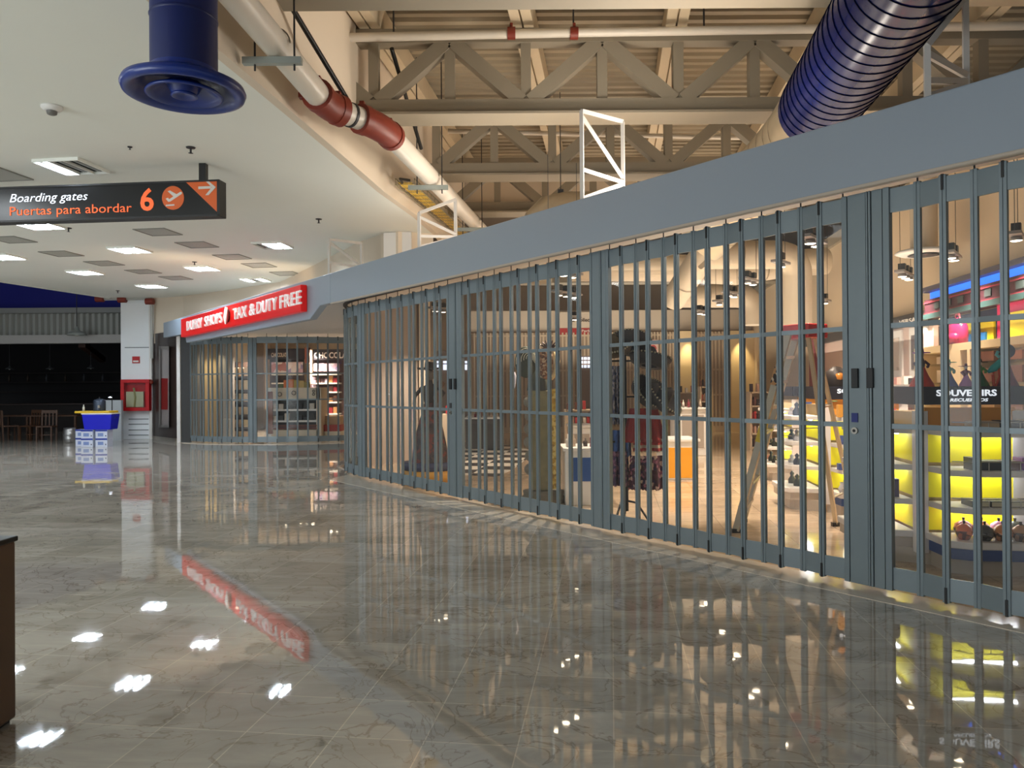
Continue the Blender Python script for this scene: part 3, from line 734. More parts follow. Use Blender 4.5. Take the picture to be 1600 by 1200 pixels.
for i in range(2, len(pts)-1):
    d_ = (pts[i+1]-pts[i-1]).normalized(); mb.tube([pts[i]-d_*0.006, pts[i]+d_*0.006], rr_*1.005, 26, False)
mb.build('seam', mat('duct_seam_tan', (130,118,98), 0.5, metal=0.5), g1)
# metal bend seen over the fascia at middle
g2 = thing('metal_duct', atY(860,330,12.5), 'wide bare metal duct bend just above the fascia at centre', 'duct')
pb_ = [atY(838,362,12.0), atY(842,345,12.0), atY(856,330,12.1), atY(884,323,12.3), atY(960,322,12.6), atY(1100,330,13)]
mb = MB(); mb.tube([pb_[0]-V(0,0,0.8)]+pb_, 0.24, 20); mb.build('shell', galv, g2)
mb = MB(); p = atY(953/1.0*0+876,300,12.3); mb.tube([p+V(0,0,1.6), p-V(0,0,0.1)], 0.008, 6); mb.box(tuple(p-V(0,0,0.02)), (0.09,0.05,0.12)); mb.build('hanger', DGREY, g2)

# round blue diffuser on its own drop duct
Yd = 5.4; pc = atY(288,145,Yd); rd = 0.5*(atY(339,60,Yd).x-atY(237,60,Yd).x)*0.97
df = local('ceiling_diffuser', (pc.x, pc.y, pc.z), 'round blue air diffuser on a vertical blue duct, upper left', 'air diffuser')
Rd = rd*1.86
mb = MB(); mb.tube([(0,0,0.10),(0,0,2.9)], rd, 36); mb.build('drop_duct', mat('duct_navy_matte', (10,30,92), 0.42, noise=0.12, scale=5), df)
for k in range(1, 7):
    mb = MB(); mb.lathe([(rd+0.001,0.10+k*0.42-0.012),(rd+0.006,0.10+k*0.42),(rd+0.001,0.10+k*0.42+0.012)], (0,0,0), 36); mb.build('duct_seam', mat('seam_navy', (9,26,84), 0.4) if 'seam_navy' not in bpy.data.materials else bpy.data.materials['seam_navy'], df)
BL = mat('diffuser_blue', (18,48,128), 0.3, coat=0.2)
mb = MB(); mb.lathe([(rd,0.16),(rd+0.01,0.11),(Rd*0.8,0.085),(Rd*0.97,0.05),(Rd,0.02),(Rd*0.97,-0.012),(Rd*0.9,-0.02),(Rd*0.80,0.0),(Rd*0.66,0.05),(Rd*0.60,0.09),(0.001,0.09)], (0,0,0), 48); mb.build('outer_flange', BL, df)
mb = MB(); mb.lathe([(Rd*0.60,-0.005),(Rd*0.62,-0.02),(Rd*0.585,-0.026),(Rd*0.5,0.0),(Rd*0.36,0.04),(Rd*0.3,0.06)], (0,0,0), 48); mb.build('middle_ring', BL, df)
mb = MB(); mb.lathe([(Rd*0.20,-0.012),(Rd*0.215,-0.026),(Rd*0.18,-0.032),(Rd*0.12,-0.015),(0.001,-0.008)], (0,0,0), 32); mb.lathe([(Rd*0.2,-0.012),(Rd*0.26,0.03),(Rd*0.3,0.06)],(0,0,0),32); mb.build('centre_cone', BL, df)

# ================================================================== HALL CEILING FITTINGS
GRIL = stripes('grille_grey', (160,160,152), (186,186,178), 18, 'X', 0.5)
def on_ceil(px, py): return atZ(px, py, ZC)
def ceil_fit(px, py): 
    p = on_ceil(px, py); return p
def grille(px, py, label):
    p = on_ceil(px, py); g = local('ceiling_grille', (p.x, p.y, ZC), label, 'ceiling grille', 'square air grilles in the white ceiling', AANG)
    mb = MB()
    for x, y, sx, sy in ((0,-0.29,0.60,0.02),(0,0.29,0.60,0.02),(-0.29,0,0.02,0.56),(0.29,0,0.02,0.56)): mb.box((x,y,-0.008),(sx,sy,0.016))
    mb.build('frame', mat('grille_frame', (140,140,132), 0.5) if 'grille_frame' not in bpy.data.materials else bpy.data.materials['grille_frame'], g)
    mb = MB(); mb.box((0,0,-0.004),(0.56,0.56,0.006)); mb.build('mesh_face', GRIL, g)
    return g
GL = [((247,362),'air grille nearest the right end of the hanging gate sign'),((18,374),'air grille at the left edge, under the black gate sign'),((96,396),'air grille second from the left edge, beneath the black sign'),
      ((163,411),'air grille below and left of the three-tube light near the sign middle'),((224,424),'air grille above the farthest three-tube light'),((275,434),'farthest air grille of the long diagonal row'),
      ((308,382),'air grille right of the nearest whole three-tube light'),((363,401),'air grille above the light over the red shop sign'),((447,427),'air grille just above the grey fascia, right of the red sign'),
      ((405,414),'air grille between the two right-hand three-tube lights'),((-6,272),'air grille cut by the left edge, above the black gate sign')]
for (x,y),l in GL: grille(x,y,l)
def ceil_light(px, py, label, lit=(1,1,1)):
    p = on_ceil(px, py); g = local('ceiling_light', (p.x, p.y, ZC), label, 'ceiling light', 'three-tube ceiling lights', AANG)
    mb = MB()
    for x, y, sx, sy in ((0,-0.295,0.62,0.02),(0,0.295,0.62,0.02),(-0.30,0,0.02,0.57),(0.30,0,0.02,0.57),(-0.1,0,0.015,0.57),(0.1,0,0.015,0.57)): mb.box((x,y,-0.02),(sx,sy,0.04))
    mb.build('louvre_frame', bpy.data.materials['ceiling_plaster'], g)
    mb = MB(); mb.box((0,0,-0.004),(0.60,0.57,0.006)); mb.build('reflector', mat('louvre_grey', (42,44,43), 0.8, spec=0.05) if 'louvre_grey' not in bpy.data.materials else bpy.data.materials['louvre_grey'], g)
    for k, on in enumerate(lit):
        mb = MB(); mb.box((-0.2+0.2*k, 0, -0.014), (0.045, 0.52, 0.014)); mb.build('tube', GLOWW if on else colm((160,162,158)), g, 0.004)
    return g
LT = [((112,258),'large near ceiling light with only its left tube lit',(1,0,0)),((203,389),'three-tube ceiling light, brightest and nearest, at mid ceiling',(1,1,1)),((133,424.5),'three-tube ceiling light left of the farthest grilles',(1,1,1)),
      ((316,418),'three-tube ceiling light above the left end of the red sign',(1,1,1)),((237,446),'farthest three-tube ceiling light, above the white column',(1,1,1)),((6,400),'three-tube ceiling light cut by the left edge',(1,1,1)),
      ((426,382),'ceiling light above the right part of the red sign, its left cell dark',(0,1,1)),((399,436),'ceiling light just above the red sign, its middle cell dark',(1,0,1)),((60,350),'ceiling light almost hidden by the lower edge of the gate sign',(1,1,1)),
      ((-260,-300),'unseen',None)]
for (x,y),l,lit in LT:
    if lit: ceil_light(x,y,l,lit)
sd = atZ(81,166,ZC); s = local('smoke_detector', (sd.x,sd.y,ZC), 'round white smoke detector on the ceiling, far left', 'smoke detector')
mb = MB(); mb.lathe([(0.001,0),(0.10,-0.002),(0.10,-0.02),(0.075,-0.045),(0.06,-0.05),(0.001,-0.05)], (0,0,0), 28); mb.build('base', WHITE, s)
mb = MB(); mb.lathe([(0.05,-0.05),(0.045,-0.08),(0.03,-0.088),(0.001,-0.088)], (0,0,0), 20); mb.build('sensor', colm((110,108,104)), s)
for (x,y),l in (((298,230),'sprinkler head directly above the right end of the gate sign'),((498,342),'sprinkler head standing alone, right of the gate sign'),((107,356),'sprinkler head just below the gate sign'),((304,409),'sprinkler head beside the light over the red sign'),((184,454),'sprinkler head near the top of the white column'),((203,229),'tiny sprinkler cap left of the blue diffuser')):
    p = on_ceil(x,y); g = local('sprinkler', (p.x,p.y,ZC), l, 'sprinkler', 'ceiling sprinklers')
    k = 0.5 if x == 203 else 1
    mb = MB(); mb.lathe([(0.001,0),(0.055*k,-0.002),(0.05*k,-0.012),(0.001,-0.014)],(0,0,0),18); mb.build('rosette', DGREY, g)
    mb = MB(); mb.tube([(0,0,-0.01),(0,0,-0.07*k)],0.012*k,8); mb.lathe([(0.001,-0.07*k),(0.03*k,-0.07*k),(0.001,-0.075*k)],(0,0,0),10); mb.build('nozzle', DGREY, g)

# ------------------------------------------------------------------ hanging gate sign
SR = atY(339,309,9.6); SN_dir = V(-1,0.10,0).normalized(); Sn = Vector((SN_dir.y, -SN_dir.x, 0))
if Sn.y > 0: Sn = -Sn                                       # faces the viewer
def sgp(px, py, off=0.0): return onplane(px, py, SR+Sn*off, Sn)
gsn = thing('hanging_sign', tuple(SR), 'long black hanging sign with orange gate 6 lettering and arrow', 'sign')
tr_, br_ = sgp(343,281), sgp(343,337); tl_ = tr_+SN_dir*4.6
mb = MB(); h0, h1 = br_.z, tr_.z
def slab(mb, a, b, z0, z1, d0, d1):
    P_ = []
    for z in (z0, z1):
        P_ += [a+Sn*d1+V(0,0,z-a.z), b+Sn*d1+V(0,0,z-b.z), b+Sn*d0+V(0,0,z-b.z), a+Sn*d0+V(0,0,z-a.z)]
    return mb.hexa([tuple(p) for p in P_])
slab(mb, tl_, tr_, h0, h1, -0.16, 0.0); mb.build('case', SIGNK, gsn, 0.006)
mb = MB(); slab(mb, tl_, tr_, h1-0.018, h1+0.004, -0.165, 0.012); slab(mb, tl_, tr_, h0-0.004, h0+0.02, -0.165, 0.012); slab(mb, tr_+SN_dir*0.03, tr_-SN_dir*0.005, h0, h1, -0.165, 0.012); mb.build('trim_frame', BLACK, gsn)
def flat(px_poly, off, th, name, m, parent):
    a = [sgp(x, y, off) for x, y in px_poly]; b = [p+Sn*th for p in a]; n = len(a); mb = MB()
    mb.add(a+b, [tuple(range(n)), tuple(range(n, 2*n))[::-1]]+[(i, (i+1) % n, n+(i+1) % n, n+i) for i in range(n)])
    return mb.build(name, m, parent)
flat([(290.5,284.5),(339,282.5),(339,331)], 0.001, 0.004, 'corner_triangle', ORANGE, gsn)
cw = [(310,291.2),(329.5,290.2),(321.5,282.8),(326.5,282.6),(337.5,292.5),(326.5,305),(321.5,305.2),(329.5,295),(310,296)]
flat([(310,291.5),(330,290.8),(330,294.6),(310,295.6)], 0.006, 0.003, 'arrow_shaft', colm((214,208,200)), gsn)
flat([(321,283),(326,283),(337.3,292.6),(333,294.4)], 0.006, 0.003, 'arrow_head', colm((214,208,200)), gsn)
flat([(337.3,292.6),(326,305),(321,305),(332.4,291)], 0.006, 0.003, 'arrow_head', colm((214,208,200)), gsn)
flat([(270.5+17.2*math.cos(t), 309.3+18.6*math.sin(t)) for t in [2*math.pi*i/32 for i in range(32)]], 0.001, 0.004, 'pictogram_disc', ORANGE, gsn)
pw_ = colm((220,214,206))
flat([(259,310.5),(262.5,309),(264.5,311.3),(282,299.5),(284.5,300.5),(284,303),(266,315),(263,315.5)], 0.006, 0.002, 'plane_body', pw_, gsn)
flat([(262,299),(265.5,297.5),(276,303.5),(271,307)], 0.006, 0.002, 'plane_wing', pw_, gsn)
flat([(259,320),(272.5,319),(272.5,321.3),(259,322.3)], 0.006, 0.002, 'runway_line', pw_, gsn)
def sgn_text(body, x0, yb_, x1, yt, m, shear=0.0, bold=0.0):
    o = sgp(x0, yb_, 0.003); e_ = sgp(x1, yb_-(x1-x0)*0.0365, 0.003); t_ = sgp(x0, yt, 0.003)
    u = (e_-o); u.z = 0
    return text_obj('lettering', body, m, o, u, (0,0,1), u.length, t_.z-o.z, gsn, 0.004, shear, bold, Sn)
sgn_text('Boarding gates', 15.5, 320.5, 137, 303.6, SGNW, 0.25, -0.006)
sgn_text('Puertas para abordar', 15.5, 341.5, 206, 323.5, SGNO, 0.0, 0.0)
sgn_text('6', 219.5, 330, 240.5, 294, SGNO, 0.0, 0.02)
pp = sgp(314,283); mb = MB(); mb.box((pp.x, pp.y+0.08, (h1+ZC)/2), (0.085, 0.085, ZC-h1)); mb.build('hanger_post', BLACK, gsn)
pp = pp+SN_dir*3.7; mb = MB(); mb.box((pp.x, pp.y+0.08, (h1+ZC)/2), (0.085, 0.085, ZC-h1)); mb.build('hanger_post', BLACK, gsn)

# ------------------------------------------------------------------ red shop sign on the fascia
def ffp(px, py, off=0.0): return onplane(px, py, FA-FN*off, FN)
sa, sb = facx(480.5,0), facx(290.5,0)
zt_ = ffp(480.5,444).z-0.015; zb_ = ffp(480.5,487).z
rs = thing('shop_sign', tuple(fs(sa,0,zb_)), 'long red shop sign with raised white letters on the grey fascia', 'sign')
def fslab(mb, s0, s1, z0, z1, o0, o1):
    P_ = []
    for z in (z0, z1):
        P_ += [fs(s1,o0,z), fs(s0,o0,z), fs(s0,o1,z), fs(s1,o1,z)]
    return mb.hexa([tuple(p) for p in P_])
mb = MB(); fslab(mb, sa, sb, zb_, zt_, -0.13, -0.005); mb.build('sign_box', mat('sign_box_red', (216,24,22), 0.3, emis=(216,24,22), estr=0.25), rs, 0.012)
def fsx(px): return (lambda p: (V(p.x,p.y)-FA).dot(FD))(onplane(px, 470, FA-FN*0.13, FN))
LW = mat('letter_white', (242,238,236), 0.4, emis=(242,238,236), estr=0.25)
hh_ = (zt_-zb_); lz = zb_+hh_*0.27; lh = hh_*0.50
for body, x0, x1 in (('DUFRY',293,316.5),('SHOPS',321,348),('TAX',366,386.5),('&',391,400),('DUTY',403,434),('FREE',439,472)):
    s0_, s1_ = fsx(x0), fsx(x1); o_ = fs(s0_, -0.131, lz)
    text_obj('lettering', body, LW, o_, -FD, (0,0,1), s0_-s1_, lh, rs, 0.035, 0, 0.0, -FN)
s0_ = fsx(356.5); cc = fs(s0_, -0.13, lz+lh*0.5)
def disc(c, r, n=28, half=None):
    pts = []
    for i in range(n):
        t = 2*math.pi*i/n; pts.append((r*math.cos(t), r*math.sin(t)))
    return pts
def fface(mb, pts, off, th):
    n = len(pts); a = [cc-FD*x+V(0,0,y)-FN*off for x, y in pts]; b = [p-FN*th for p in a]
    mb.add(a+b, [tuple(range(n))[::-1], tuple(range(n, 2*n))]+[(i, (i+1) % n, n+(i+1) % n, n+i) for i in range(n)])
mb = MB(); fface(mb, disc(0, lh*0.60), 0.0, 0.05); mb.build('emblem_disc', colm((44,10,14), 0.3), rs)
mb = MB(); fface(mb, [(-0.12*1.2,-0.02),(-0.02,0.26*0.8),(0.13,0.22*0.8),(-0.02,-0.24*0.8)], 0.05, 0.02); mb.build('emblem_blade', LW, rs)
mb = MB(); fface(mb, [(0.03,-0.24*0.8),(0.16,0.10),(0.17,-0.08),(0.10,-0.18)], 0.05, 0.015); mb.build('emblem_blade', colm((140,20,24)), rs)
# ================================================================== SHOP INTERIOR
def lbox(mb, x, y, z, sx, sy, sz): return mb.box((x, y, z+sz/2), (sx, sy, sz))
def gm(n, rgb, **k):
    return bpy.data.materials[n] if n in bpy.data.materials else mat(n, rgb, **k)
SHELFM = gm('shelf_white', (222,216,212), rough=0.35)
BLUEB = gm('plinth_blue', (40,70,130), rough=0.4)
BASEM = gm('base_beige', (186,174,160), rough=0.35)
ORNB = gm('band_orange', (226,150,44), rough=0.5)
HDRM = gm('header_navy', (30,32,44), rough=0.35)
# souvenir gondola: local x across, local y away from the viewer, origin at its front left corner
SHZ = (1.17, 0.85, 0.55)
LEDS = glow('shelf_led', (240,246,255), 26.0)
def gondola(px, Y, wdt, dep, label, letters=True, blue=True):
    p = atY(px, 700, Y); g = local('souvenir_gondola', (p.x, p.y, 0), label, 'display shelf', None, AANG)
    mb = MB(); lbox(mb, wdt/2, dep/2, 0.0, wdt-0.06, dep-0.06, 1.30); mb.build('core', gm('core_cream', (214,190,150), rough=0.5), g)
    for x in (0.03, wdt-0.03):
        mb = MB(); lbox(mb, x, 0.03, 0.1, 0.10, 0.08, 1.22); mb.build('corner_post', SHELFM, g)
    zs = (0.27,)+SHZ[::-1]
    for i in range(3):
        z0, z1 = zs[i]+0.03, zs[i+1]-0.03
        mb = MB(); lbox(mb, wdt/2, 0.012, z0, wdt-0.16, 0.03, z1-z0); mb.build('back_panel', YEL, g)
        mb = MB(); lbox(mb, 0.012, dep/2+0.02, z0, 0.03, dep-0.20, z1-z0); mb.build('back_panel', YEL, g)
    mb = MB(); lbox(mb, wdt/2, 0.015, 1.30-0.11, wdt-0.12, 0.03, 0.16); mb.build('orange_band', ORNB, g)
    for z in SHZ:
        mb = MB(); mb.prism([(0.08,0.0),(0.12,-0.34),(0.26,-0.42),(wdt+0.05,-0.42),(wdt+0.05,0.0)], z-0.05, z); mb.build('shelf', SHELFM, g, 0.006)
        mb = MB(); mb.prism([(0.0,0.10),(-0.34,0.16),(-0.40,0.28),(-0.40,dep-0.15),(0.0,dep-0.08)], z-0.05, z); mb.build('side_shelf', SHELFM, g, 0.006)
        mb = MB(); mb.tube([(0.14,-0.33,z+0.07),(0.27,-0.405,z+0.07),(wdt+0.04,-0.405,z+0.07)], 0.005, 6)
        for k in range(6): mb.tube([(0.27+(wdt-0.25)*k/5,-0.405,z),(0.27+(wdt-0.25)*k/5,-0.405,z+0.07)], 0.004, 5)
        mb.build('guard_rail', STEEL, g)
        mb = MB(); mb.box((wdt/2+0.05,-0.08,z-0.056),(wdt-0.3,0.02,0.01)); mb.build('light_strip', LEDS, g)
        mb = MB(); mb.box((-0.08,dep/2+0.02,z-0.056),(0.02,dep-0.45,0.01)); mb.build('light_strip', LEDS, g)
        mb = MB(); mb.tube([(-0.33,0.18,z+0.07),(-0.39,0.29,z+0.07),(-0.39,dep-0.16,z+0.07)], 0.005, 6)
        mb.build('guard_rail', STEEL, g)
    mb = MB(); mb.prism([(0.06,0.0),(0.08,-0.36),(0.24,-0.45),(wdt+0.06,-0.45),(wdt+0.06,0.0)], 0.22, 0.28); mb.build('base_shelf', SHELFM, g, 0.01)
    mb = MB(); mb.prism([(-0.0,0.06),(-0.38,0.12),(-0.44,0.26),(-0.44,dep-0.12),(0.0,dep-0.06)], 0.22, 0.28); mb.build('base_shelf', SHELFM, g, 0.01)
    mb = MB(); mb.prism([(0.08,0.0),(0.10,-0.35),(0.26,-0.43),(wdt+0.05,-0.43),(wdt+0.05,0.0)], 0.13, 0.22); mb.build('blue_band', BLUEB, g)
    mb = MB(); mb.prism([(0.0,0.1),(-0.36,0.15),(-0.42,0.28),(-0.42,dep-0.14),(0.0,dep-0.1)], 0.13, 0.22); mb.build('grey_band', BASEM, g)
    mb = MB(); mb.prism([(0.10,0.0),(0.12,-0.28),(0.30,-0.36),(wdt+0.02,-0.36),(wdt+0.02,0.0)], 0.0, 0.13)
    mb.build('plinth', BASEM, g); mb = MB(); mb.prism([(0.1,-0.0),(-0.30,0.2),(-0.34,0.30),(-0.34,dep-0.2),(0.1,dep-0.15)], 0.0, 0.13); mb.build('plinth', BASEM, g)
    h = MB(); lbox(h, wdt/2-0.01, -0.02, 1.375, wdt, 0.10, 0.155); hd_ = h.build('header', HDRM, g, 0.004)
    h = MB(); lbox(h, 0.0, dep/2, 1.375, 0.05, dep, 0.155); h.build('header_side', HDRM, g)
    if letters:
        text_obj('lettering', 'SOUVENIRS', SGNW, (wdt*0.15,-0.071,1.448), (1,0,0), (0,0,1), wdt*0.57, 0.055, hd_, 0.004, 0, 0.025, Vector((0,-1,0)))
        text_obj('lettering', 'RECUERDOS', SGNW, (wdt*0.28,-0.071,1.402), (1,0,0), (0,0,1), wdt*0.36, 0.027, hd_, 0.004, 0.2, 0.02, Vector((0,-1,0)))
    return g
G1 = gondola(1434, 6.62, 0.84, 0.95, 'souvenir gondola nearest the gate, at the right edge, with fully readable header')
G2 = gondola(1287, 9.35, 0.95, 1.0, 'souvenir gondola partly hidden by the widest gate post, behind the stepladder')
G3 = gondola(1241, 12.3, 1.0, 1.0, 'farthest souvenir gondola, seen between the legs of the stepladder')
def gw(g, x, y, z): return g.matrix_world @ V(x, y, z)
for g_ in (G1, G2, G3):
    g_.rotation_euler = (0,0,AANG)
GM = {}
for g_, px, Y in ((G1,1434,6.62),(G2,1287,9.35),(G3,1241,12.3)):
    p = atY(px,700,Y); GM[g_.name] = Matrix.Translation(V(p.x,p.y,0)) @ Matrix.Rotation(AANG,4,'Z')
def put(name, g_, x, y, z, mb, m, label, cat, group=None, rz=0.0):
    """place a loose item built around its own base centre"""
    o = mb.build(name, m); o.matrix_world = GM[g_.name] @ Matrix.Translation(V(x,y,z)) @ Matrix.Rotation(rz,4,'Z')
    return tag(o, label, cat, group)
def bx(sx, sy, sz): mb = MB(); mb.box((0,0,sz/2),(sx,sy,sz)); return mb
ordn = ['leftmost','second from left','third from left','fourth from left','fifth from left','sixth from left','seventh from left','eighth from left','ninth from left','tenth from left']
# nearest gondola, top shelf: flat cartons
x = 0.30; spec = [(0.20,0.075,(196,170,140)),(0.17,0.08,(40,38,44)),(0.12,0.085,(214,192,160)),(0.16,0.08,(46,44,48)),(0.14,0.09,(200,176,150))]
for i,(w_,h_,c_) in enumerate(spec):
    o = put('gift_box', G1, x+w_/2, -0.26, SHZ[0], bx(w_,0.16,h_), colm(c_), 'gift box %s on the top shelf of the nearest souvenir gondola' % ordn[i], 'box', 'gift boxes on the top shelf'); x += w_+0.012
x = 0.28; spec = [(0.05,0.10,(70,60,54)),(0.17,0.075,(56,66,74)),(0.13,0.075,(96,50,42)),(0.15,0.10,(120,60,140)),(0.13,0.08,(52,56,60)),(0.08,0.1,(70,110,110))]
for i,(w_,h_,c_) in enumerate(spec):
    put('gift_box', G1, x+w_/2, -0.28, SHZ[1], bx(w_,0.15,h_), colm(c_), 'small boxed souvenir %s on the second shelf of the nearest gondola' % ordn[i], 'box', 'boxed souvenirs on the second shelf'); x += w_+0.01
x = 0.28
for i,(c_) in enumerate(((86,84,84),(60,60,64),(110,104,98),(70,62,60),(92,90,92))):
    o = put('book', G1, x+0.07, -0.25, SHZ[2], bx(0.135,0.20,0.05), colm(c_), 'dark souvenir book %s, lying on the third shelf of the nearest gondola' % ordn[i], 'book', 'books on the third shelf')
    mb = MB(); mb.box((0,0,0.025),(0.125,0.205,0.036)); q = mb.build('page_block', colm((214,206,180)), o)
    x += 0.145
def pot(r, h, c, rim=True):
    mb = MB(); mb.lathe([(0.001,0),(r*0.55,0),(r*0.95,h*0.35),(r,h*0.55),(r*0.9,h*0.62)],(0,0,0),18); return mb
pots = [(0.24,-0.30,(196,96,50)),(0.38,-0.34,(60,60,60)),(0.52,-0.33,(170,110,70)),(0.65,-0.34,(150,110,80)),(0.80,-0.33,(40,60,130)),(0.30,-0.15,(150,70,60)),(0.44,-0.15,(200,110,60)),(0.57,-0.16,(210,150,190)),(0.70,-0.15,(90,96,84))]
for i,(x,y,c_) in enumerate(pots):
    r = 0.065+0.006*(i % 3)
    o = put('lidded_pot', G1, x, y, 0.28, pot(r, 0.12, c_), patches('pot_glaze_%d' % i, [c_, tuple(int(v*0.55) for v in c_), tuple(min(255,int(v*1.3)+20) for v in c_)], 22, 0.25),
            'glazed lidded pot %s, %s row, on the nearest gondola base' % (ordn[i if i < 5 else i-5], 'front' if i < 5 else 'back'), 'pot', 'glazed pots on the base shelf')
    mb = MB(); mb.lathe([(r*0.95,0.072),(r*0.85,0.10),(r*0.4,0.125),(0.001,0.13)],(0,0,0),18); l_ = mb.build('lid', colm(tuple(min(255,int(v*1.2)+15) for v in c_), 0.25), o)
    mb = MB(); mb.tube([(0,0,0.125),(0,0,0.155)],[0.008,0.012],8); mb.build('knob', colm((60,40,30)), l_)
# left wing of the nearest gondola
for z, lst in ((SHZ[0],[(-0.25,0.34,0.12,0.09,(60,50,90)),(-0.22,0.60,0.14,0.10,(80,70,80))]),(SHZ[1],[(-0.26,0.30,0.11,0.10,(150,50,60)),(-0.24,0.52,0.14,0.13,(60,40,120))]),
               (SHZ[2],[(-0.27,0.34,0.10,0.16,(60,50,190)),(-0.14,0.26,0.11,0.16,(50,30,80))]),(0.28,[(-0.25,0.32,0.14,0.13,(50,50,150)),(-0.2,0.56,0.12,0.30,(190,60,40))])):
    for i,(x,y,w_,h_,c_) in enumerate(lst):
        lv = {SHZ[0]:'top shelf',SHZ[1]:'second shelf',SHZ[2]:'third shelf',0.28:'base'}[z]
        put('souvenir_box', G1, x, y, z, bx(w_,0.12,h_), colm(c_), '%s souvenir box on the left wing %s of the nearest gondola' % ('nearer' if i == 0 else 'farther', lv), 'box')
# figurines on the header of the nearest gondola
def figurine(g_, x, y, z, h, skirt, top, hat, label, hatw=0.06):
    f_ = local('figurine', (0,0,0), label, 'figurine', 'painted figurines on the gondola'); f_.matrix_world = GM[g_.name] @ Matrix.Translation(V(x,y,z))
    mb = MB(); mb.lathe([(h*0.30,0),(h*0.27,h*0.08),(h*0.16,h*0.28),(h*0.07,h*0.5)],(0,0,0),16); mb.build('skirt', skirt, f_)
    mb = MB(); mb.lathe([(h*0.065,h*0.48),(h*0.09,h*0.62),(h*0.05,h*0.72),(h*0.03,h*0.76)],(0,0,0),12); mb.tube([(h*0.07,0,h*0.66),(h*0.17,-0.01,h*0.56),(h*0.10,-0.04,h*0.5)],0.012,6); mb.tube([(-h*0.07,0,h*0.66),(-h*0.18,0,h*0.6),(-h*0.12,-0.03,h*0.48)],0.012,6); mb.build('torso', top, f_)
    mb = MB(); mb.ball((0,0,h*0.82), h*0.065, 12, 8); mb.build('head', colm((226,214,196)), f_)
    mb = MB(); mb.lathe([(hatw,h*0.86),(hatw*1.02,h*0.88),(h*0.06,h*0.885),(h*0.05,h*0.97),(0.001,h)],(0,0,0),14); mb.build('hat', hat, f_)
    return f_
figurine(G1,0.075,0.10,1.53,0.34,colm((206,74,62)),colm((60,30,60)),colm((150,70,190)),'red-skirted figurine with purple hat, leftmost on the nearest gondola header',0.07)
figurine(G1,0.29,0.08,1.53,0.24,colm((40,50,130)),colm((60,150,130)),colm((60,190,150)),'blue and teal figurine, second on the nearest gondola header')
figurine(G1,0.43,0.08,1.53,0.20,colm((190,120,190)),colm((120,30,70)),colm((90,30,80)),'pink figurine beside the green one, on the nearest gondola header')
figurine(G1,0.545,0.08,1.53,0.24,colm((30,100,60)),colm((80,150,70)),colm((50,34,24)),'green figurine with dark brown hat on the nearest gondola header')
br = local('parrot_figurine', (0,0,0), 'turquoise winged figurine with dark round hat, rightmost on the nearest header', 'figurine'); br.matrix_world = GM[G1.name] @ Matrix.Translation(V(0.72,0.08,1.53))
mb = MB(); mb.tube([(-0.115,0,0.12),(-0.07,0,0.15),(0.0,0,0.22),(0.03,0,0.25)],[0.012,0.032,0.026,0.016],10); mb.build('wing', colm((60,170,170)), br)
mb = MB(); mb.tube([(-0.075,0,0.10),(-0.065,0,0.0)],0.012,8); mb.tube([(-0.075,0,0.11),(-0.03,0,0.15),(-0.02,0,0.08),(-0.05,0,0.0)],0.010,8); mb.build('bow_legs', colm((196,66,40)), br)
mb = MB(); mb.lathe([(0.085,0),(0.05,0.08),(0.02,0.18),(0.02,0.24)],(0.045,0,0),14); mb.build('cloak', colm((110,50,70)), br)
mb = MB(); mb.tube([(0.035,-0.015,0.30),(0.045,0.03,0.30)],0.062,18); mb.build('round_hat', colm((36,34,44)), br)
mb = MB(); mb.tube([(-0.03,0,0.30),(-0.045,0,0.27),(-0.02,0,0.25)],0.014,8); mb.build('crest', colm((120,200,205)), br)
# goods on the two gondolas behind
cnt = 0
for g_, nm in ((G2,'middle'),(G3,'farthest')):
    for zi, z in enumerate(SHZ+(0.28,)):
        lv = ['top shelf','second shelf','third shelf','base shelf'][zi]
        xx = 0.14
        for i in range(4):
            c_ = random.choice(((200,60,60),(90,170,120),(210,150,60),(70,90,150),(190,190,200),(120,60,50),(60,60,66)))
            hh = random.uniform(0.07,0.15)
            mb = MB()
            if (i+zi) % 2: mb.lathe([(0.001,0),(0.04,0),(0.055,hh*0.4),(0.03,hh*0.8),(0.035,hh)],(0,0,0),12)
            else: mb.box((0,0,hh/2),(0.11,0.09,hh))
            put('vase' if (i+zi) % 2 else 'gift_box', g_, xx, -0.28, z, mb, colm(c_), 'small %s %s on the front %s of the %s souvenir gondola' % ('vase' if (i+zi) % 2 else 'box', ordn[i], lv, nm), 'vase' if (i+zi) % 2 else 'box', 'goods on the %s gondola' % nm)
            xx += 0.19
        for i in range(2):
            c_ = random.choice(((60,70,90),(160,160,170),(90,40,44),(40,44,40)))
            mb = MB(); hh = random.uniform(0.10,0.18)
            for q in range(3): mb.lathe([(0.03,0),(0.035,hh*0.3),(0.012,hh*0.6),(0.022,hh*0.8),(0.001,hh)],(0,-0.06+0.06*q,0),10)
            mb2 = MB(); mb2.lathe([(0.045,0),(0.05,hh*0.3),(0.018,hh*0.6),(0.03,hh*0.8),(0.001,hh)],(0,0,0),10)
            put('statuette', g_, -0.24, 0.32+0.28*i, z, mb2, colm(c_), '%s dark statuette on the side %s of the %s souvenir gondola' % ('nearer' if i == 0 else 'farther', lv, nm), 'statuette', 'statuettes on side shelves')
sk = local('boxed_mask', (0,0,0), 'dark gold-faced bust standing on the header behind the stepladder', 'bust'); sk.matrix_world = GM[G2.name] @ Matrix.Translation(V(0.18,0.1,1.53))
mb = MB(); mb.lathe([(0.10,0),(0.13,0.08),(0.12,0.18),(0.05,0.24),(0.001,0.25)],(0,0,0),16); mb.build('hood', colm((40,30,26)), sk)
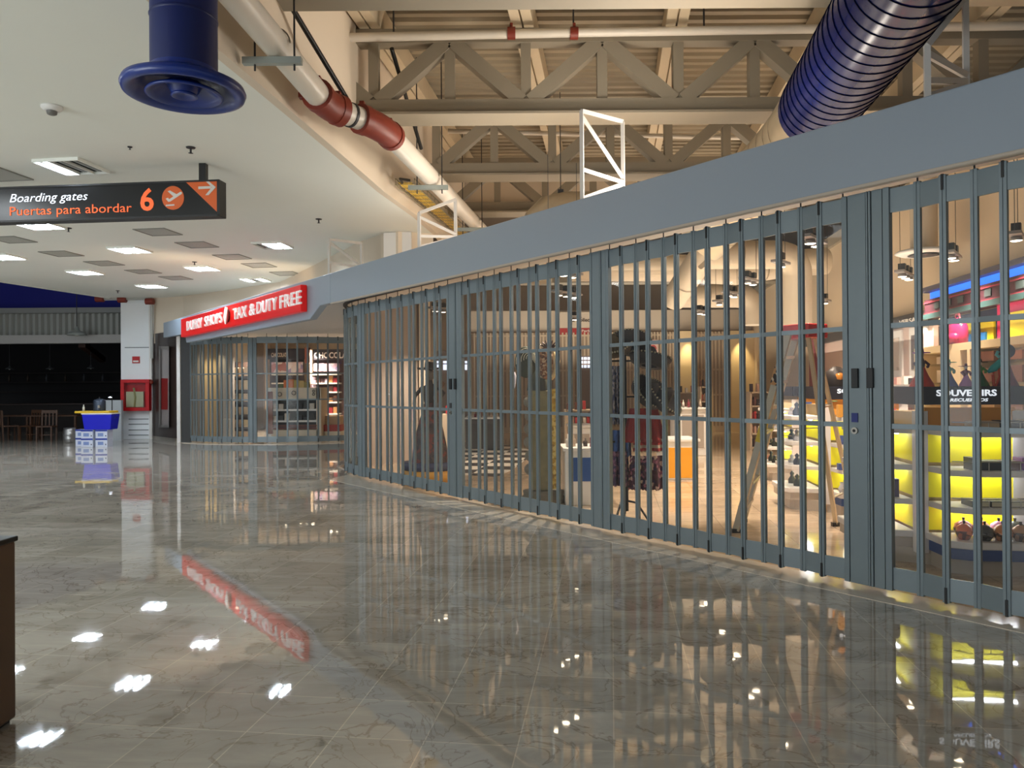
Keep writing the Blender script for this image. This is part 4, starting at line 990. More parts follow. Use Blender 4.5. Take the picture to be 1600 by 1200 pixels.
mb = MB(); mb.lathe([(0.001,0.06),(0.05,0.09),(0.055,0.15),(0.001,0.19)],(0.01,-0.09,0),12); mb.build('face', colm((200,130,50),0.3), sk)

# ------------------------------------------------------------------ wall cabinets, colour blocks and blue-lit frieze on the right wall
def wpt(px, py, off=0.06):       # a point on the right wall surface seen at a picture position
    n = V(1,-0.129,0).normalized(); return onplane(px, py, V(RW(9)-off, 9, 0), n)
def wy(px): return wpt(px, 600).y
def wslab(mb, y0, y1, z0, z1, d0, d1):
    P_ = []
    for z in (z0,z1):
        P_ += [(RW(y0)-d1,y0,z),(RW(y0)-d0,y0,z),(RW(y1)-d0,y1,z),(RW(y1)-d1,y1,z)]
    return mb.hexa(P_)
yA, yB = 6.5, wy(1470)
fz = thing('frieze', (RW(9)-0.2, 9, 2.6), 'dark red town-front frieze with blue light strip on the right wall', 'wall frieze')
zt = lambda py: wpt(1600,py).z
z_top, z_l1, z_l0, z_b = wpt(1600,416).z, wpt(1600,421).z, wpt(1600,436).z, wpt(1600,468).z
mb = MB(); wslab(mb, yA, yB, z_l1, z_top+0.03, 0.06, 0.34); mb.build('cornice', colm((60,58,74)), fz)
BLU = glow('blue_light_strip', (40,110,255), 1.6)
mb = MB(); wslab(mb, yA, yB-0.04, z_l0, z_l1, 0.06, 0.22); mb.build('light_strip', BLU, fz)
mb = MB(); wslab(mb, yA, yB-0.04, z_b-0.02, z_l0, 0.06, 0.30); mb.build('painted_band', colm((58,26,38)), fz)
mb = MB(); wslab(mb, yA, yB-0.04, z_l0-0.055, z_l0-0.035, 0.30, 0.315); wslab(mb, yA, yB-0.04, z_b+0.03, z_b+0.045, 0.30, 0.315); mb.build('red_cornice_line', colm((130,40,56)), fz)
y = yA+0.1; k = 0
while y < yB-0.3:
    mb = MB(); wslab(mb, y, y+0.16, z_b+0.08, z_l0-0.07, 0.30, 0.312); mb.build('painted_window', colm((52,64,66)), fz); y += 0.36
mb = MB(); wslab(mb, yA, yB-0.04, z_b-0.04, z_b+0.03, 0.30, 0.33); mb.build('teal_awning', colm((44,72,74)), fz)
# dark top board below the frieze and colour blocks
mb = MB(); wslab(mb, yA, yB-0.05, 2.0, z_b-0.04, 0.06, 0.10); struct('trim_12', mb, gm('navy_board', (44,58,84), rough=0.5))
def cblock(px0, px1, z0, z1, c_, label, d=0.14):
    ya, yb_ = wy(px1), wy(px0)
    mb = MB(); wslab(mb, ya, yb_, z0, z1, 0.101, d); return single('colour_panel', mb, colm(c_), label, 'wall panel', 'bright colour panels on the right wall')
cblock(1500,1562,2.0,2.36,(232,214,40),'yellow wall panel behind the pink backpack',0.13)
cblock(1506,1552,2.0,2.20,(38,112,180),'blue wall panel low behind the pink backpack',0.16)
cblock(1568,1640,2.0,2.52,(222,60,110),'tall pink wall panel at the right edge',0.13)
cblock(1583,1640,2.0,2.38,(240,220,10),'yellow wall panel at the right edge, over the pink one',0.17)
cblock(1476,1497,2.0,2.10,(176,50,50),'small dark red wall panel left of the yellow one',0.14)
cz = wpt(1600,514).z
cb = thing('display_cabinet', (RW(9)-0.3, 9, 0), 'cream wall cabinets with glazed shelves under the colour panels', 'cabinet')
CRM = gm('cabinet_cream', (226,204,164), rough=0.45)
ya, yb_ = 6.3, wy(1477)
mb = MB(); wslab(mb, ya, yb_, 0.0, 0.75, 0.07, 0.55); mb.build('base_unit', CRM, cb)
mb = MB(); wslab(mb, ya, yb_, 1.97, 2.06, 0.07, 0.50); mb.build('top_board', CRM, cb)
mb = MB(); wslab(mb, ya, yb_, 0.75, 1.97, 0.065, 0.09); mb.build('back_board', gm('cabinet_back', (198,180,150), rough=0.4), cb)
for p0_, p1_ in ((1477,1483),(1530,1556),(1568,1573)):
    mb = MB(); wslab(mb, wy(p1_), wy(p0_), 0.75, 1.97, 0.07, 0.50); mb.build('upright', CRM, cb)
for z in (0.95, 1.25, 1.55, 1.8):
    mb = MB(); wslab(mb, ya, yb_, z, z+0.02, 0.09, 0.42); mb.build('shelf', CGLASS, cb)
k = 0
for z, lv in ((1.27,'second'),(1.57,'third'),(1.82,'top')):
    for i in range(7):
        yy = ya+0.35+i*0.62
        if wy(1556) < yy < wy(1530): continue
        mb = MB(); s_ = random.uniform(0.10,0.2); mb.box((0,0,s_/2),(0.16,0.26,s_)); o = mb.build('boxed_good', colm(random.choice(((214,186,110),(196,160,120),(150,110,100),(222,206,180),(180,120,90)))))
        o.location = (RW(yy)-0.28, yy, z); tag(o, 'small box on the %s glass shelf of the wall cabinet, %s from its far end' % (lv, ['first','second','third','fourth','fifth','sixth','seventh'][6-i]), 'box', 'boxes in the wall cabinet')
# pink backpack
yb2 = wy(1539); q = V(RW(yb2)-0.40, yb2, 2.06)
bp = thing('backpack', tuple(q), 'shiny pink backpack on top of the wall cabinet', 'backpack')
PNK = mat('backpack_pink', (190,34,86), 0.3, noise=0.25, scale=20)
mb = MB(); mb.lathe([(0.001,0),(0.15,0.0),(0.17,0.10),(0.16,0.22),(0.10,0.31),(0.001,0.34)],(q.x,q.y,q.z),20,0.6,1.0); mb.build('body', PNK, bp)
mb = MB(); mb.lathe([(0.001,0.02),(0.10,0.03),(0.11,0.12),(0.001,0.16)],(q.x-0.07,q.y-0.02,q.z),16,0.6,1.0); mb.build('front_pocket', PNK, bp)
mb = MB(); mb.tube([q+V(0,-0.05,0.32),q+V(0,-0.03,0.38),q+V(0,0.03,0.38),q+V(0,0.05,0.32)],0.012,8); mb.build('handle', colm((110,30,40)), bp)
# brand wall farther along: dark header with small white words and framed pictures
y0_, y1_ = wy(1468), wy(1388)
bw = thing('poster_display', (RW(y0_)-0.2, (y0_+y1_)/2, 0), 'tall wall display with dark header and white-framed pictures', 'display')
zh1, zh0 = wpt(1461,490).z, wpt(1461,504).z
mb = MB(); wslab(mb, y0_, y1_+5, zh0, zh1+0.05, 0.07, 0.22); hb = mb.build('header', gm('header_charcoal', (52,48,46), rough=0.5), bw)
mb = MB(); wslab(mb, y0_, y1_+5, 0.0, zh0, 0.07, 0.14); mb.build('back_board', gm('display_pinkish', (208,184,172), rough=0.5), bw)
ud = V(-0.129,-1,0).normalized(); 
for i, (pxl, body) in enumerate(((1414,'VERSACE'),(1452,'GIVENCHY'))):
    p = wpt(pxl-9, 510-i*8, 0.225); text_obj('lettering', body, colm((232,226,218)), p+V(0,0,0.02), ud, (0,0,1), 0.95, 0.07, hb, 0.004, 0, 0.02)
for pa_, pb__ in ((1396,1420),(1432,1460)):
    ya_, yb_ = wy(pb__), wy(pa_)
    mb = MB(); wslab(mb, ya_, yb_, 1.62, zh0-0.03, 0.14, 0.17); fr = mb.build('picture_frame', WHITE, bw)
    mb = MB(); wslab(mb, ya_+0.12*(yb_-ya_)+0.02, yb_-0.14*(yb_-ya_), 1.78, zh0-0.15, 0.17, 0.178); mb.build('picture', patches('picture_print_%d' % pa_, [(120,112,104),(176,160,146),(86,80,80),(206,192,180)], 2.2), fr)
# cosmetics shelving below
for j, z in enumerate((0.5,0.8,1.05,1.3,1.52)):
    mb = MB(); wslab(mb, y0_, y1_+0.4, z, z+0.03, 0.14, 0.46); mb.build('shelf', SHELFM, bw)
    for i in range(7):
        yy = y0_+0.18+i*(y1_-y0_)/7.0
        mb = MB(); h_ = random.uniform(0.07,0.15); mb.box((0,0,h_/2),(0.12,0.10,h_)); o = mb.build('cosmetic_box', colm(random.choice(((60,44,46),(206,150,140),(222,214,206),(190,70,90),(130,90,70)))))
        o.location = (RW(yy)-0.36, yy, z+0.031); tag(o, 'cosmetic box, %s shelf from below under the pictures, %s from its near end' % (['first','second','third','fourth','fifth'][j], ['first','second','third','fourth','fifth','sixth','seventh'][i]), 'box', 'cosmetic boxes below the pictures')

# ------------------------------------------------------------------ A-frame stepladder
ALU = mat('ladder_aluminium', (178,168,152), 0.38, metal=0.55, noise=0.08, scale=10)
ld = thing('stepladder', atZ(1230,800,0), 'tall aluminium stepladder with red top cap behind the gate', 'ladder')
Ltop = atY(1237,517,8.15); Ltop2 = atY(1262,519,8.35)
LA, LB = atZ(1150,832,0.0), atZ(1196,800,0.0)
ra = atY(1232,520,8.0); rb = atY(1246,520,8.45)
def rail_(a, b, w_, d_, nm='rail'):
    mb = MB(); mb.beam(a, b, w_, d_, (0.8,0.6,0)); return mb.build(nm, ALU, ld)
fa_, fb_ = LA, V(LA.x+0.26, LA.y+0.62, 0)
rail_(fa_+V(0,0,0.02), ra, 0.075, 0.03); rail_(fb_+V(0,0,0.02), rb, 0.075, 0.03)
for i in range(1, 8):
    t = i/8.0; p, q = fa_.lerp(ra,t), fb_.lerp(rb,t); mb = MB(); mb.beam(p, q, 0.09, 0.03, (0,0,1)); mb.build('tread', ALU, ld)
rc, rd_ = atY(1262,520,8.05), atY(1272,520,8.5)
bc, bd = atZ(1306,822,0.0), atZ(1336,806,0.0)
for a, b in ((rc,bc),(rd_,bd)):
    mb = MB(); mb.beam(b+V(0,0,0.02), a, 0.045, 0.025, (0.8,0.6,0)); mb.build('back_leg', gm('ladder_back_leg', (196,178,150), rough=0.45, metal=0.3), ld)
for t in (0.15,0.62): 
    mb = MB(); mb.beam(bc.lerp(rc,t), bd.lerp(rd_,t), 0.03, 0.015); mb.build('cross_brace', ALU, ld)
mb = MB(); mb.beam(fa_.lerp(ra,0.52), bc.lerp(rc,0.52), 0.02, 0.01); mb.build('spreader', ALU, ld)
mb = MB(); mb.beam(fb_.lerp(rb,0.52), bd.lerp(rd_,0.52), 0.02, 0.01); mb.build('spreader', ALU, ld)
mb = MB(); c_ = (ra+rb+rc+rd_)/4; mb.box((c_.x,c_.y,c_.z+0.01),(0.30,0.42,0.15),0.5); mb.build('top_cap', RED, ld, 0.012)
for a in (fa_, fb_, bc, bd):
    mb = MB(); mb.box((a.x,a.y,0.02),(0.09,0.05,0.04)); mb.build('foot', BLACK, ld)
p, q = fa_.lerp(ra,0.455), fa_.lerp(ra,0.56); n_ = V(-0.03,-0.035,0.0)
mb = MB(); mb.beam(p+n_*0.4, q+n_*0.4, 0.079, 0.032, (0.8,0.6,0)); mb.build('yellow_sticker', colm((222,190,40)), ld)
p, q = fa_.lerp(ra,0.74), fa_.lerp(ra,0.83); mb = MB(); mb.beam(p+n_*0.4, q+n_*0.4, 0.079, 0.032, (0.8,0.6,0)); mb.build('warning_label', patches('label_print', [(226,206,180),(40,30,28),(200,150,100)], 30), ld)

# ------------------------------------------------------------------ sombrero stand with shawls
Ys = 8.95; sx = lambda px: atY(px, 600, Ys).x; sz = lambda py: atY(985, py, Ys).z
st = thing('hat_stand', (sx(982), Ys, 0), 'black garment stand carrying sombreros and shawls', 'stand')
mb = MB(); mb.tube([(sx(978),Ys,0.1),(sx(976),Ys,sz(540))],0.022,10); mb.build('pole', BLACK, st)
for dx in (-0.16, 0.22):
    mb = MB(); mb.tube([(sx(978),Ys,0.22),(sx(978)+dx*0.5,Ys-0.05,0.20),(sx(978)+dx,Ys-0.2,0.015)],0.013,8); mb.build('foot', BLACK, st)
mb = MB(); mb.tube([(sx(978),Ys,0.22),(sx(978)+0.02,Ys+0.3,0.015)],0.013,8); mb.build('foot', BLACK, st)
for py, w0, w1 in ((564,-0.25,0.3),(620,-0.2,0.32),(690,-0.2,0.30)):
    mb = MB(); mb.tube([(sx(978)+w0,Ys,sz(py)),(sx(978)+w1,Ys,sz(py))],0.012,8); mb.build('arm', BLACK, st)
HATK = mat('hat_black_felt', (58,54,54), 0.8, noise=0.2, scale=30)
SILV = mat('hat_braid', (170,164,140), 0.4, metal=0.3, noise=0.3, scale=60)
def sombrero(px, py, r, tilt_x, tilt_z, m, label):
    p = atY(px, py, Ys-0.08)
    h = local('sombrero', (0,0,0), label, 'sombrero', 'black sombreros on the stand')
    h.matrix_world = Matrix.Translation(p) @ Matrix.Rotation(tilt_z,4,'Y') @ Matrix.Rotation(tilt_x,4,'X')
    mb = MB(); mb.lathe([(r*0.36,0.0),(r*0.6,-0.01),(r*0.85,0.02),(r*0.98,0.09),(r,0.12),(r*0.96,0.11),(r*0.84,0.045),(r*0.6,0.012),(r*0.36,0.016)],(0,0,0),30); br_ = mb.build('brim', m, h)
    mb = MB()
    for k in range(40):
        t = 2*math.pi*k/40; mb.ball((r*0.99*math.cos(t), r*0.99*math.sin(t), 0.115), 0.012, 6, 4)
    mb.build('brim_braid', SILV, br_)
    mb = MB(); mb.lathe([(r*0.375,0.0),(r*0.34,0.09),(r*0.24,0.19),(r*0.12,0.23),(0.001,0.235)],(0,0,0),22); mb.build('crown', m, h)
    mb = MB(); mb.lathe([(r*0.385,0.01),(r*0.375,0.045)],(0,0,0),22); mb.build('hat_band', SILV, h)
    return h
sombrero(965,550,0.20,0.5,-0.35,mat('hat_brown_felt',(84,72,52),0.8,noise=0.3,scale=30),'brown sombrero at the upper left of the stand')
sombrero(985,545,0.24,-0.5,0.15,HATK,'black sombrero at the top of the stand')
sombrero(1014,572,0.25,-0.15,0.20,HATK,'black sombrero with silver braid at right, second row')
sombrero(1006,620,0.24,0.6,0.75,HATK,'black sombrero tilted on edge, lower row of the stand')
sombrero(1028,628,0.26,0.45,0.80,HATK,'black sombrero lowest and rightmost on the stand')
def cloth(name, px0, py0, px1, py1, Yc, m, label, flare=0.15, waves=7, cat='shawl'):
    a, b = atY(px0,py0,Yc), atY(px1,py1,Yc); mb = MB(); n, k = 28, 10; vs = []
    for side in (0, 1):
        for i in range(k+1):
            t = i/k
            for j in range(n+1):
                u = j/n; wd = 1+flare*t; x = (a.x+b.x)/2+(b.x-a.x)*(u-0.5)*wd
                yy = Yc+0.035*math.sin(u*waves*math.pi)*(0.4+t)-side*0.012-0.05*math.sin(u*math.pi)
                z = a.z+(b.z-a.z)*t-(0.012*(j % 2) if i == k else 0); vs.append((x,yy,z))
    f_ = []; N = (k+1)*(n+1)
    for i in range(k):
        for j in range(n):
            q0 = i*(n+1)+j; f_.append((q0,q0+1,q0+n+2,q0+n+1)); f_.append((N+q0,N+q0+n+1,N+q0+n+2,N+q0+1))
    for i in range(k): f_.append((i*(n+1),(i+1)*(n+1),N+(i+1)*(n+1),N+i*(n+1))); f_.append((i*(n+1)+n,N+i*(n+1)+n,N+(i+1)*(n+1)+n,(i+1)*(n+1)+n))
    for j in range(n): f_.append((k*(n+1)+j,k*(n+1)+j+1,N+k*(n+1)+j+1,N+k*(n+1)+j))
    mb.add(vs, f_, True); return single(name, mb, m, label, cat)
cloth('skirt', 984,638,1028,690,Ys-0.12,mat('cloth_red',(150,40,38),0.85,noise=0.15,scale=20),'red cloth hanging below the sombreros',0.55)
cloth('skirt', 990,686,1036,705,Ys-0.10,stripes('cloth_cream_red',(206,190,170),(170,50,50),4.5,'Z',0.85),'cream and red banded cloth under the red cloth',0.05)
cloth('shawl', 955,572,972,662,Ys-0.10,patches('shawl_blue_print',[(70,76,100),(120,112,116),(56,58,84),(150,140,140)],30,0.85),'narrow blue-grey shawl hanging left of the pole',0.1)
cloth('shawl', 957,672,985,712,Ys+0.02,patches('shawl_blue_plain',[(50,84,140),(60,92,150),(48,78,130),(190,150,60)],7,0.85),'blue and yellow shawl hanging low on the stand',0.1)
cloth('shawl', 984,712,1035,764,Ys-0.10,patches('skirt_dark_flowers',[(74,40,56),(90,50,66),(60,36,70),(150,90,110),(200,170,160),(70,44,50)],26,0.85),'dark flowered fringed skirt at the bottom of the stand',0.12)
cloth('shawl', 955,705,982,758,Ys-0.04,patches('skirt_purple',[(70,50,76),(92,60,84),(58,48,80),(130,90,110)],30,0.85),'purple patterned skirt left of the flowered one',0.1)

# ------------------------------------------------------------------ counters with colour fronts
def counter(px0, px1, pyb, pyt, pym, dep, front, label, body=WHITEG):
    p0_, p1_ = atZ(px0,pyb,0), atZ(px1,pyb,0); Y = p0_.y; zt_ = atY(px0,pyt,Y).z; zm = atY(px0,pym,Y).z
    c_ = thing('display_counter', ((p0_.x+p1_.x)/2, Y+dep/2, 0), label, 'counter')
    w_ = p1_.x-p0_.x; xm = (p0_.x+p1_.x)/2
    mb = MB(); mb.box((xm, Y+dep/2, zt_/2), (w_, dep, zt_)); mb.build('body', body, c_, 0.01)
    mb = MB(); mb.box((xm, Y-0.006, (zm+zt_)/2-0.06), (w_*0.80, 0.012, (zt_-zm)*0.86)); mb.build('colour_panel', front, c_)
    mb = MB(); mb.box((xm, Y+dep/2-0.01, zt_+0.02), (w_+0.06, dep+0.06, 0.04)); mb.build('worktop', WHITEG, c_, 0.006)
    return c_, xm, Y, zt_, w_
counter(1040,1092,750,690,745,0.8,gm('panel_amber',(230,160,30),rough=0.4),'white counter with amber front panel, right of the sombrero stand')
cB = counter(884,944,790,705,748,0.8,gm('panel_blue',(44,84,150),rough=0.4),'white counter with blue front panel, right of the masked statue')
cC = counter(728,782,702,655,700,1.2,gm('panel_charcoal',(74,72,70),rough=0.5),'long dark counter behind the gate, right of the skirted figure', gm('counter_charcoal',(84,80,78),rough=0.5))
cD = counter(892,925,742,668,738,0.7,gm('panel_grey',(170,160,150),rough=0.5),'pale counter behind the blue-fronted one')
cE = counter(1062,1105,712,640,700,1.0,gm('panel_grey',(170,160,150),rough=0.5),'pale cosmetics counter behind the amber one')
for (cc, nm) in ((cB,'blue-fronted counter'),(cC,'long dark counter'),(cE,'pale cosmetics counter')):
    _, xm, Y, zt_, w_ = cc
    for i in range(6):
        h_ = random.uniform(0.06,0.2); mb = MB()
        r_ = 0.03
        mb.lathe([(0.001,0),(r_,0),(r_,h_*0.6),(r_*0.35,h_*0.7),(r_*0.35,h_*0.95),(0.001,h_)],(0,0,0),10)
        o = mb.build('bottle', colm(random.choice(((60,50,46),(190,170,150),(120,40,50),(220,210,200),(70,90,70))))); o.location = (xm-w_*0.4+w_*0.8*i/5, Y+0.2+0.1*(i % 2), zt_+0.04)
        tag(o, 'small bottle %s on the %s' % (ordn[i], nm), 'bottle', 'bottles on the %s' % nm)
bxr = MB(); p = atY(705,640,16.2); pb_x = MB(); pb_x.box((p.x,p.y,(p.z-0.09)/2),(0.4,0.4,p.z-0.09)); single('display_plinth', pb_x, gm('shelf_cream',(214,196,172),rough=0.5), 'cream plinth under the red box, left of the lock post', 'plinth'); bxr.box((p.x,p.y,p.z),(0.22,0.2,0.17)); single('gift_box', bxr, colm((176,50,54)), 'red box on a counter, left of the lock post', 'box')

# ------------------------------------------------------------------ masked statue on its column
Yst = 10.4; X_ = lambda px: atY(px,640,Yst).x; Z_ = lambda py: atY(850,py,Yst).z
ms = thing('masked_statue', (X_(848), Yst, 0), 'tall carved column statue with striped and feathered mask heads', 'statue')
STN = mat('statue_stone', (128,120,106), 0.6, noise=0.35, scale=14, bump=0.6, bscale=20)
GOLD = patches('statue_gold_print', [(206,174,84),(190,150,60),(222,196,120),(160,126,50)], 26, 0.4)
mb = MB(); mb.lathe([(0.001,0),(0.30,0),(0.30,0.07),(0.27,0.09),(0.28,0.15),(0.001,0.17)],(X_(848),Yst,0.0),28); mb.build('base', STN, ms)
zb0 = 0.17; zt0_ = Z_(610)
mb = MB(); mb.box((X_(842),Yst,(zb0+zt0_)/2),(0.26,0.30,zt0_-zb0)); mb.build('carved_column', mat('column_carved', (132,124,92), 0.6, noise=0.4, scale=9, bump=0.8, bscale=14), ms, 0.01)
mb = MB(); mb.box((X_(866.5),Yst-0.10,(zb0+zt0_)/2+0.02),(0.105,0.16,zt0_-zb0)); mb.build('gold_panel', GOLD, ms)
for k in range(6):
    mb = MB(); mb.ball((X_(826)+0.01*math.sin(k*2), Yst-0.10, 0.45+k*0.18), 0.075, 12, 8, (0.9,1,1.0)); mb.build('carved_figure', STN, ms)
mk1 = MB(); c1_ = V(X_(822),Yst-0.14,Z_(566))
mk1.lathe([(0.001,-0.03),(0.16,-0.02),(0.17,0.0),(0.001,0.02)],(0,0,0),28,0.86,1.25); mk1.v = [(c1_.x+x, c1_.y+z*1.0, c1_.z+y) for x,y,z in mk1.v]
m1_ = mk1.build('ram_mask', mat('mask_olive', (62,66,52), 0.6, noise=0.3, scale=12), ms)
for k in range(5):
    mb = MB(); rr = 0.155-0.028*k; mb.tube([(c1_.x+0.02*k*0.5+rr*0.85*math.cos(t), c1_.y-0.035, c1_.z+0.012*k+rr*1.15*math.sin(t)) for t in [math.radians(-10+200*i/14) for i in range(15)]], 0.006, 6); mb.build('horn_stripe', colm((196,190,170)), m1_)
c2_ = V(X_(852),Yst-0.12,Z_(568)); mk = MB(); mk.lathe([(0.001,-0.04),(0.10,-0.02),(0.11,0.0),(0.001,0.03)],(0,0,0),24,0.95,2.0); mk.v = [(c2_.x+x, c2_.y+z, c2_.z+y) for x,y,z in mk.v]
m2_ = mk.build('feather_mask', patches('mask_brown_feathers', [(120,80,56),(150,110,80),(90,60,46),(180,150,120)], 40), ms)
mk = MB(); mk.tube([(c2_.x+0.115,c2_.y+0.02,c2_.z+0.14),(c2_.x+0.165,c2_.y,c2_.z+0.03),(c2_.x+0.15,c2_.y,c2_.z-0.12),(c2_.x+0.06,c2_.y,c2_.z-0.24)],[0.02,0.038,0.04,0.012],8); mk.build('beak_edge', colm((206,178,130)), m2_)
mk = MB()
for k in range(7):
    t = math.radians(150-k*20); mk.tube([(c2_.x+0.05+0.05*math.cos(t), c2_.y, c2_.z+0.20+0.02*math.sin(t)),(c2_.x+0.05+0.14*math.cos(t), c2_.y, c2_.z+0.20+0.11*math.sin(t))],[0.02,0.006],6)
mk.build('crest', colm((66,44,42)), m2_)
mk = MB(); p = V(X_(843),Yst,zt0_); mk.lathe([(0.17,0.0),(0.15,0.12),(0.10,0.22),(0.05,0.3)],tuple(p),16); mk.build('shoulders', colm((56,60,50)), ms)
mk = MB(); p = V(X_(803),Yst-0.1,Z_(588)); mk.tube([p+V(0,0,0.06),p,p+V(0.01,0,-0.16)],[0.02,0.035,0.008],8); mk.build('tassel', colm((200,196,206)), ms)

# ------------------------------------------------------------------ dark skirted figure (catrina) on a round plinth
Yc_ = 12.6; p = atZ(668,745,0); cxx = atY(672,650,Yc_).x
pl = MB(); pl.lathe([(0.001,0),(0.45,0),(0.45,0.22),(0.001,0.22)],(cxx,Yc_,0.0),36); o = single('round_plinth', pl, gm('plinth_amber',(206,150,60),rough=0.5), 'round amber and blue plinth under the dark skirted figure', 'plinth')
z_ = MB(); z_.lathe([(0.001,0.22),(0.455,0.22),(0.455,0.34),(0.001,0.34)],(0,0,0),36); z_.build('blue_tier', gm('plinth_navy',(60,64,92),rough=0.5), o)
DK = patches('catrina_cloth', [(78,66,66),(92,74,72),(66,58,62),(120,66,60)], 16)
cf = thing('skirted_figure', (cxx,Yc_,0.34), 'dark life-size skirted figure with wide hat on a round plinth', 'statue')
zz = lambda py: atY(672,py,Yc_).z
mb = MB(); mb.lathe([(0.30,0.34),(0.29,0.5),(0.22,0.85),(0.14,1.15),(0.09,1.30)],(cxx,Yc_,0),26); mb.build('skirt', DK, cf)
DK2 = mat('catrina_dark', (62,56,54), 0.6, noise=0.3, scale=12)
mb = MB(); mb.lathe([(0.085,1.28),(0.12,1.45),(0.13,1.55),(0.05,1.62),(0.04,1.68)],(cxx,Yc_,0),16,1.0,0.7); mb.build('torso', DK2, cf)
mb = MB(); mb.tube([(cxx-0.12,Yc_,1.56),(cxx-0.24,Yc_-0.03,1.42),(cxx-0.26,Yc_-0.05,1.28)],[0.035,0.03,0.02],8); mb.tube([(cxx+0.12,Yc_,1.56),(cxx+0.23,Yc_-0.03,1.46),(cxx+0.15,Yc_-0.1,1.34)],[0.035,0.03,0.02],8); mb.build('arms', DK2, cf)
mb = MB(); mb.ball((cxx,Yc_,1.76),0.085,14,10,(0.9,0.9,1.15)); mb.build('head', colm((110,100,92)), cf)
mb = MB(); mb.lathe([(0.08,1.84),(0.19,1.85),(0.20,1.88),(0.08,1.88),(0.07,1.97),(0.001,1.98)],(cxx-0.01,Yc_,0),20); mb.build('hat', DK2, cf)
mb = MB(); mb.lathe([(0.03,1.30),(0.06,1.38),(0.04,1.46),(0.001,1.50)],(cxx+0.12,Yc_-0.1,0),10); mb.lathe([(0.05,1.55),(0.09,1.62),(0.001,1.70)],(cxx+0.17,Yc_,0),10); mb.build('flowers', colm((104,80,66)), cf)

# ------------------------------------------------------------------ far side of the shop: fascia, columns, gates
YF = 26.0
def fx(px): return atY(px,600,YF).x
mb = MB(); mb.box(((fx(735)+fx(1195))/2, YF+0.3, (atY(900,485,YF).z+atY(900,520,YF).z)/2), (fx(1195)-fx(735), 0.5, atY(900,485,YF).z-atY(900,520,YF).z)); struct('wall_far_fascia', mb, WALLW)
zg = atY(900,520,YF).z
mb = MB(); mb.box(((fx(735)+fx(1195))/2, YF-0.02, zg+0.02), (fx(1195)-fx(735), 0.1, 0.06)); struct('trim_13', mb, gm('trim_brown',(120,96,70),rough=0.6))
mb = MB(); a, b = atY(871,490,YF), atY(926,513,YF); 
ps = thing('wall_sign', tuple(a), 'cream and red perfume sign on the far fascia, left of a gate post', 'sign')
mb = MB(); mb.box(((fx(871)+fx(938))/2, YF-0.06, (atY(900,488,YF).z+atY(900,513,YF).z)/2), (fx(938)-fx(871), 0.08, 25/1200*YF)); mb.build('board', WALLW, ps)
mb = MB(); mb.box(((fx(871)+fx(938))/2, YF-0.06, atY(900,519,YF).z), (fx(938)-fx(871), 0.10, 12/1200*YF)); rb_ = mb.build('red_band', colm((176,50,48)), ps)
text_obj('lettering', '& Collec', colm((90,76,66)), atY(893,503,YF-0.105), (1,0,0), (0,0,1), 28/1200*YF, 0.13, ps, 0.01, 0, 0.02, Vector((0,-1,0)))
text_obj('lettering', 'Perfu', colm((236,214,204)), atY(909,519,YF-0.12), (1,0,0), (0,0,1), 14/1200*YF, 0.09, rb_, 0.01, 0, 0.02, Vector((0,-1,0)))
at3, len3 = path_fn([(fx(738),YF-0.1),(fx(1195),YF-0.1)])
def s3(px): return fx(px)-fx(738)
FGM = gm('far_gate_paint', (214,194,166), rough=0.5)
def far_gate(px0, px1, nb, label):
    a, b = fx(px0), fx(px1); g = thing('far_folding_gate', ((a+b)/2,YF,0), label, 'gate', 'gates on the far side of the shop')
    for i in range(nb+2):
        x = a+(b-a)*i/(nb+1); mb = MB(); mb.box((x,YF-0.1,zg/2),(0.05,0.05,zg)); mb.build('vertical_bar', FGM, g)
    for z in (0.1,1.25,2.1,zg-0.1):
        mb = MB(); mb.box(((a+b)/2,YF-0.1,z),(b-a,0.03,0.06 if z > 0.2 else 0.2)); mb.build('rail', FGM, g)
    mb = MB(); mb.box(((a+b)/2,YF-0.06,zg/2),(b-a,0.01,zg)); mb.build('panel', gm('far_gate_panel',(186,166,144),rough=0.5), g)
    return g
far_gate(742,792,9,'leftmost far gate, behind the long dark counter')
far_gate(794,866,12,'second far gate, behind the masked statue')
far_gate(868,936,11,'third far gate, under the red band of the perfume sign')
far_gate(940,1006,11,'fourth far gate, behind the upper sombreros')
far_gate(1008,1056,9,'fifth far gate, left of the first warm-lit column')
far_gate(1084,1134,8,'sixth far gate, between the two warm-lit columns')
far_gate(1192,1224,5,'rightmost far gate, left of the stepladder')
for i, (a, b) in enumerate(((1058,1082),(1136,1190))):
    mb = MB(); mb.box(((fx(a)+fx(b))/2,YF-0.25,zg/2),(fx(b)-fx(a),0.5,zg)); o = single('column', mb, gm('column_warm',(232,206,160),rough=0.6), ['narrow warm-lit column at the far side of the shop','broad warm-lit column at the far side of the shop'][i], 'column')
    for q in ((a+b)/2,) if i == 0 else (1150, 1176):
        spot('column_lamp', (fx(q), YF-0.75, zg-0.05), (fx(q), YF-0.5, 0.8), 130, (1.0,0.78,0.42), 60, 0.03)
ap = MB(); ap.box((fx(1018),YF-0.35,2.65),(0.32,0.02,0.9)); o = single('poster', ap, colm((226,190,176)), 'pale poster with red round mark hanging above the sombreros', 'poster')
ap = MB(); ap.tube([(-0.1,0,0.9),(-0.1,0,1.2)],0.004,5); ap.build('wire', DGREY, o); ap = MB(); ap.tube([(0.1,0,0.9),(0.1,0,1.2)],0.004,5); ap.build('wire', DGREY, o)
ap = MB(); ap.tube([(0,-0.012,0.62),(0,-0.018,0.62)],0.11,16); ap.build('red_mark', colm((176,60,60)), o)
cases = ((684,700),(1090,1100)); 
win = MB()
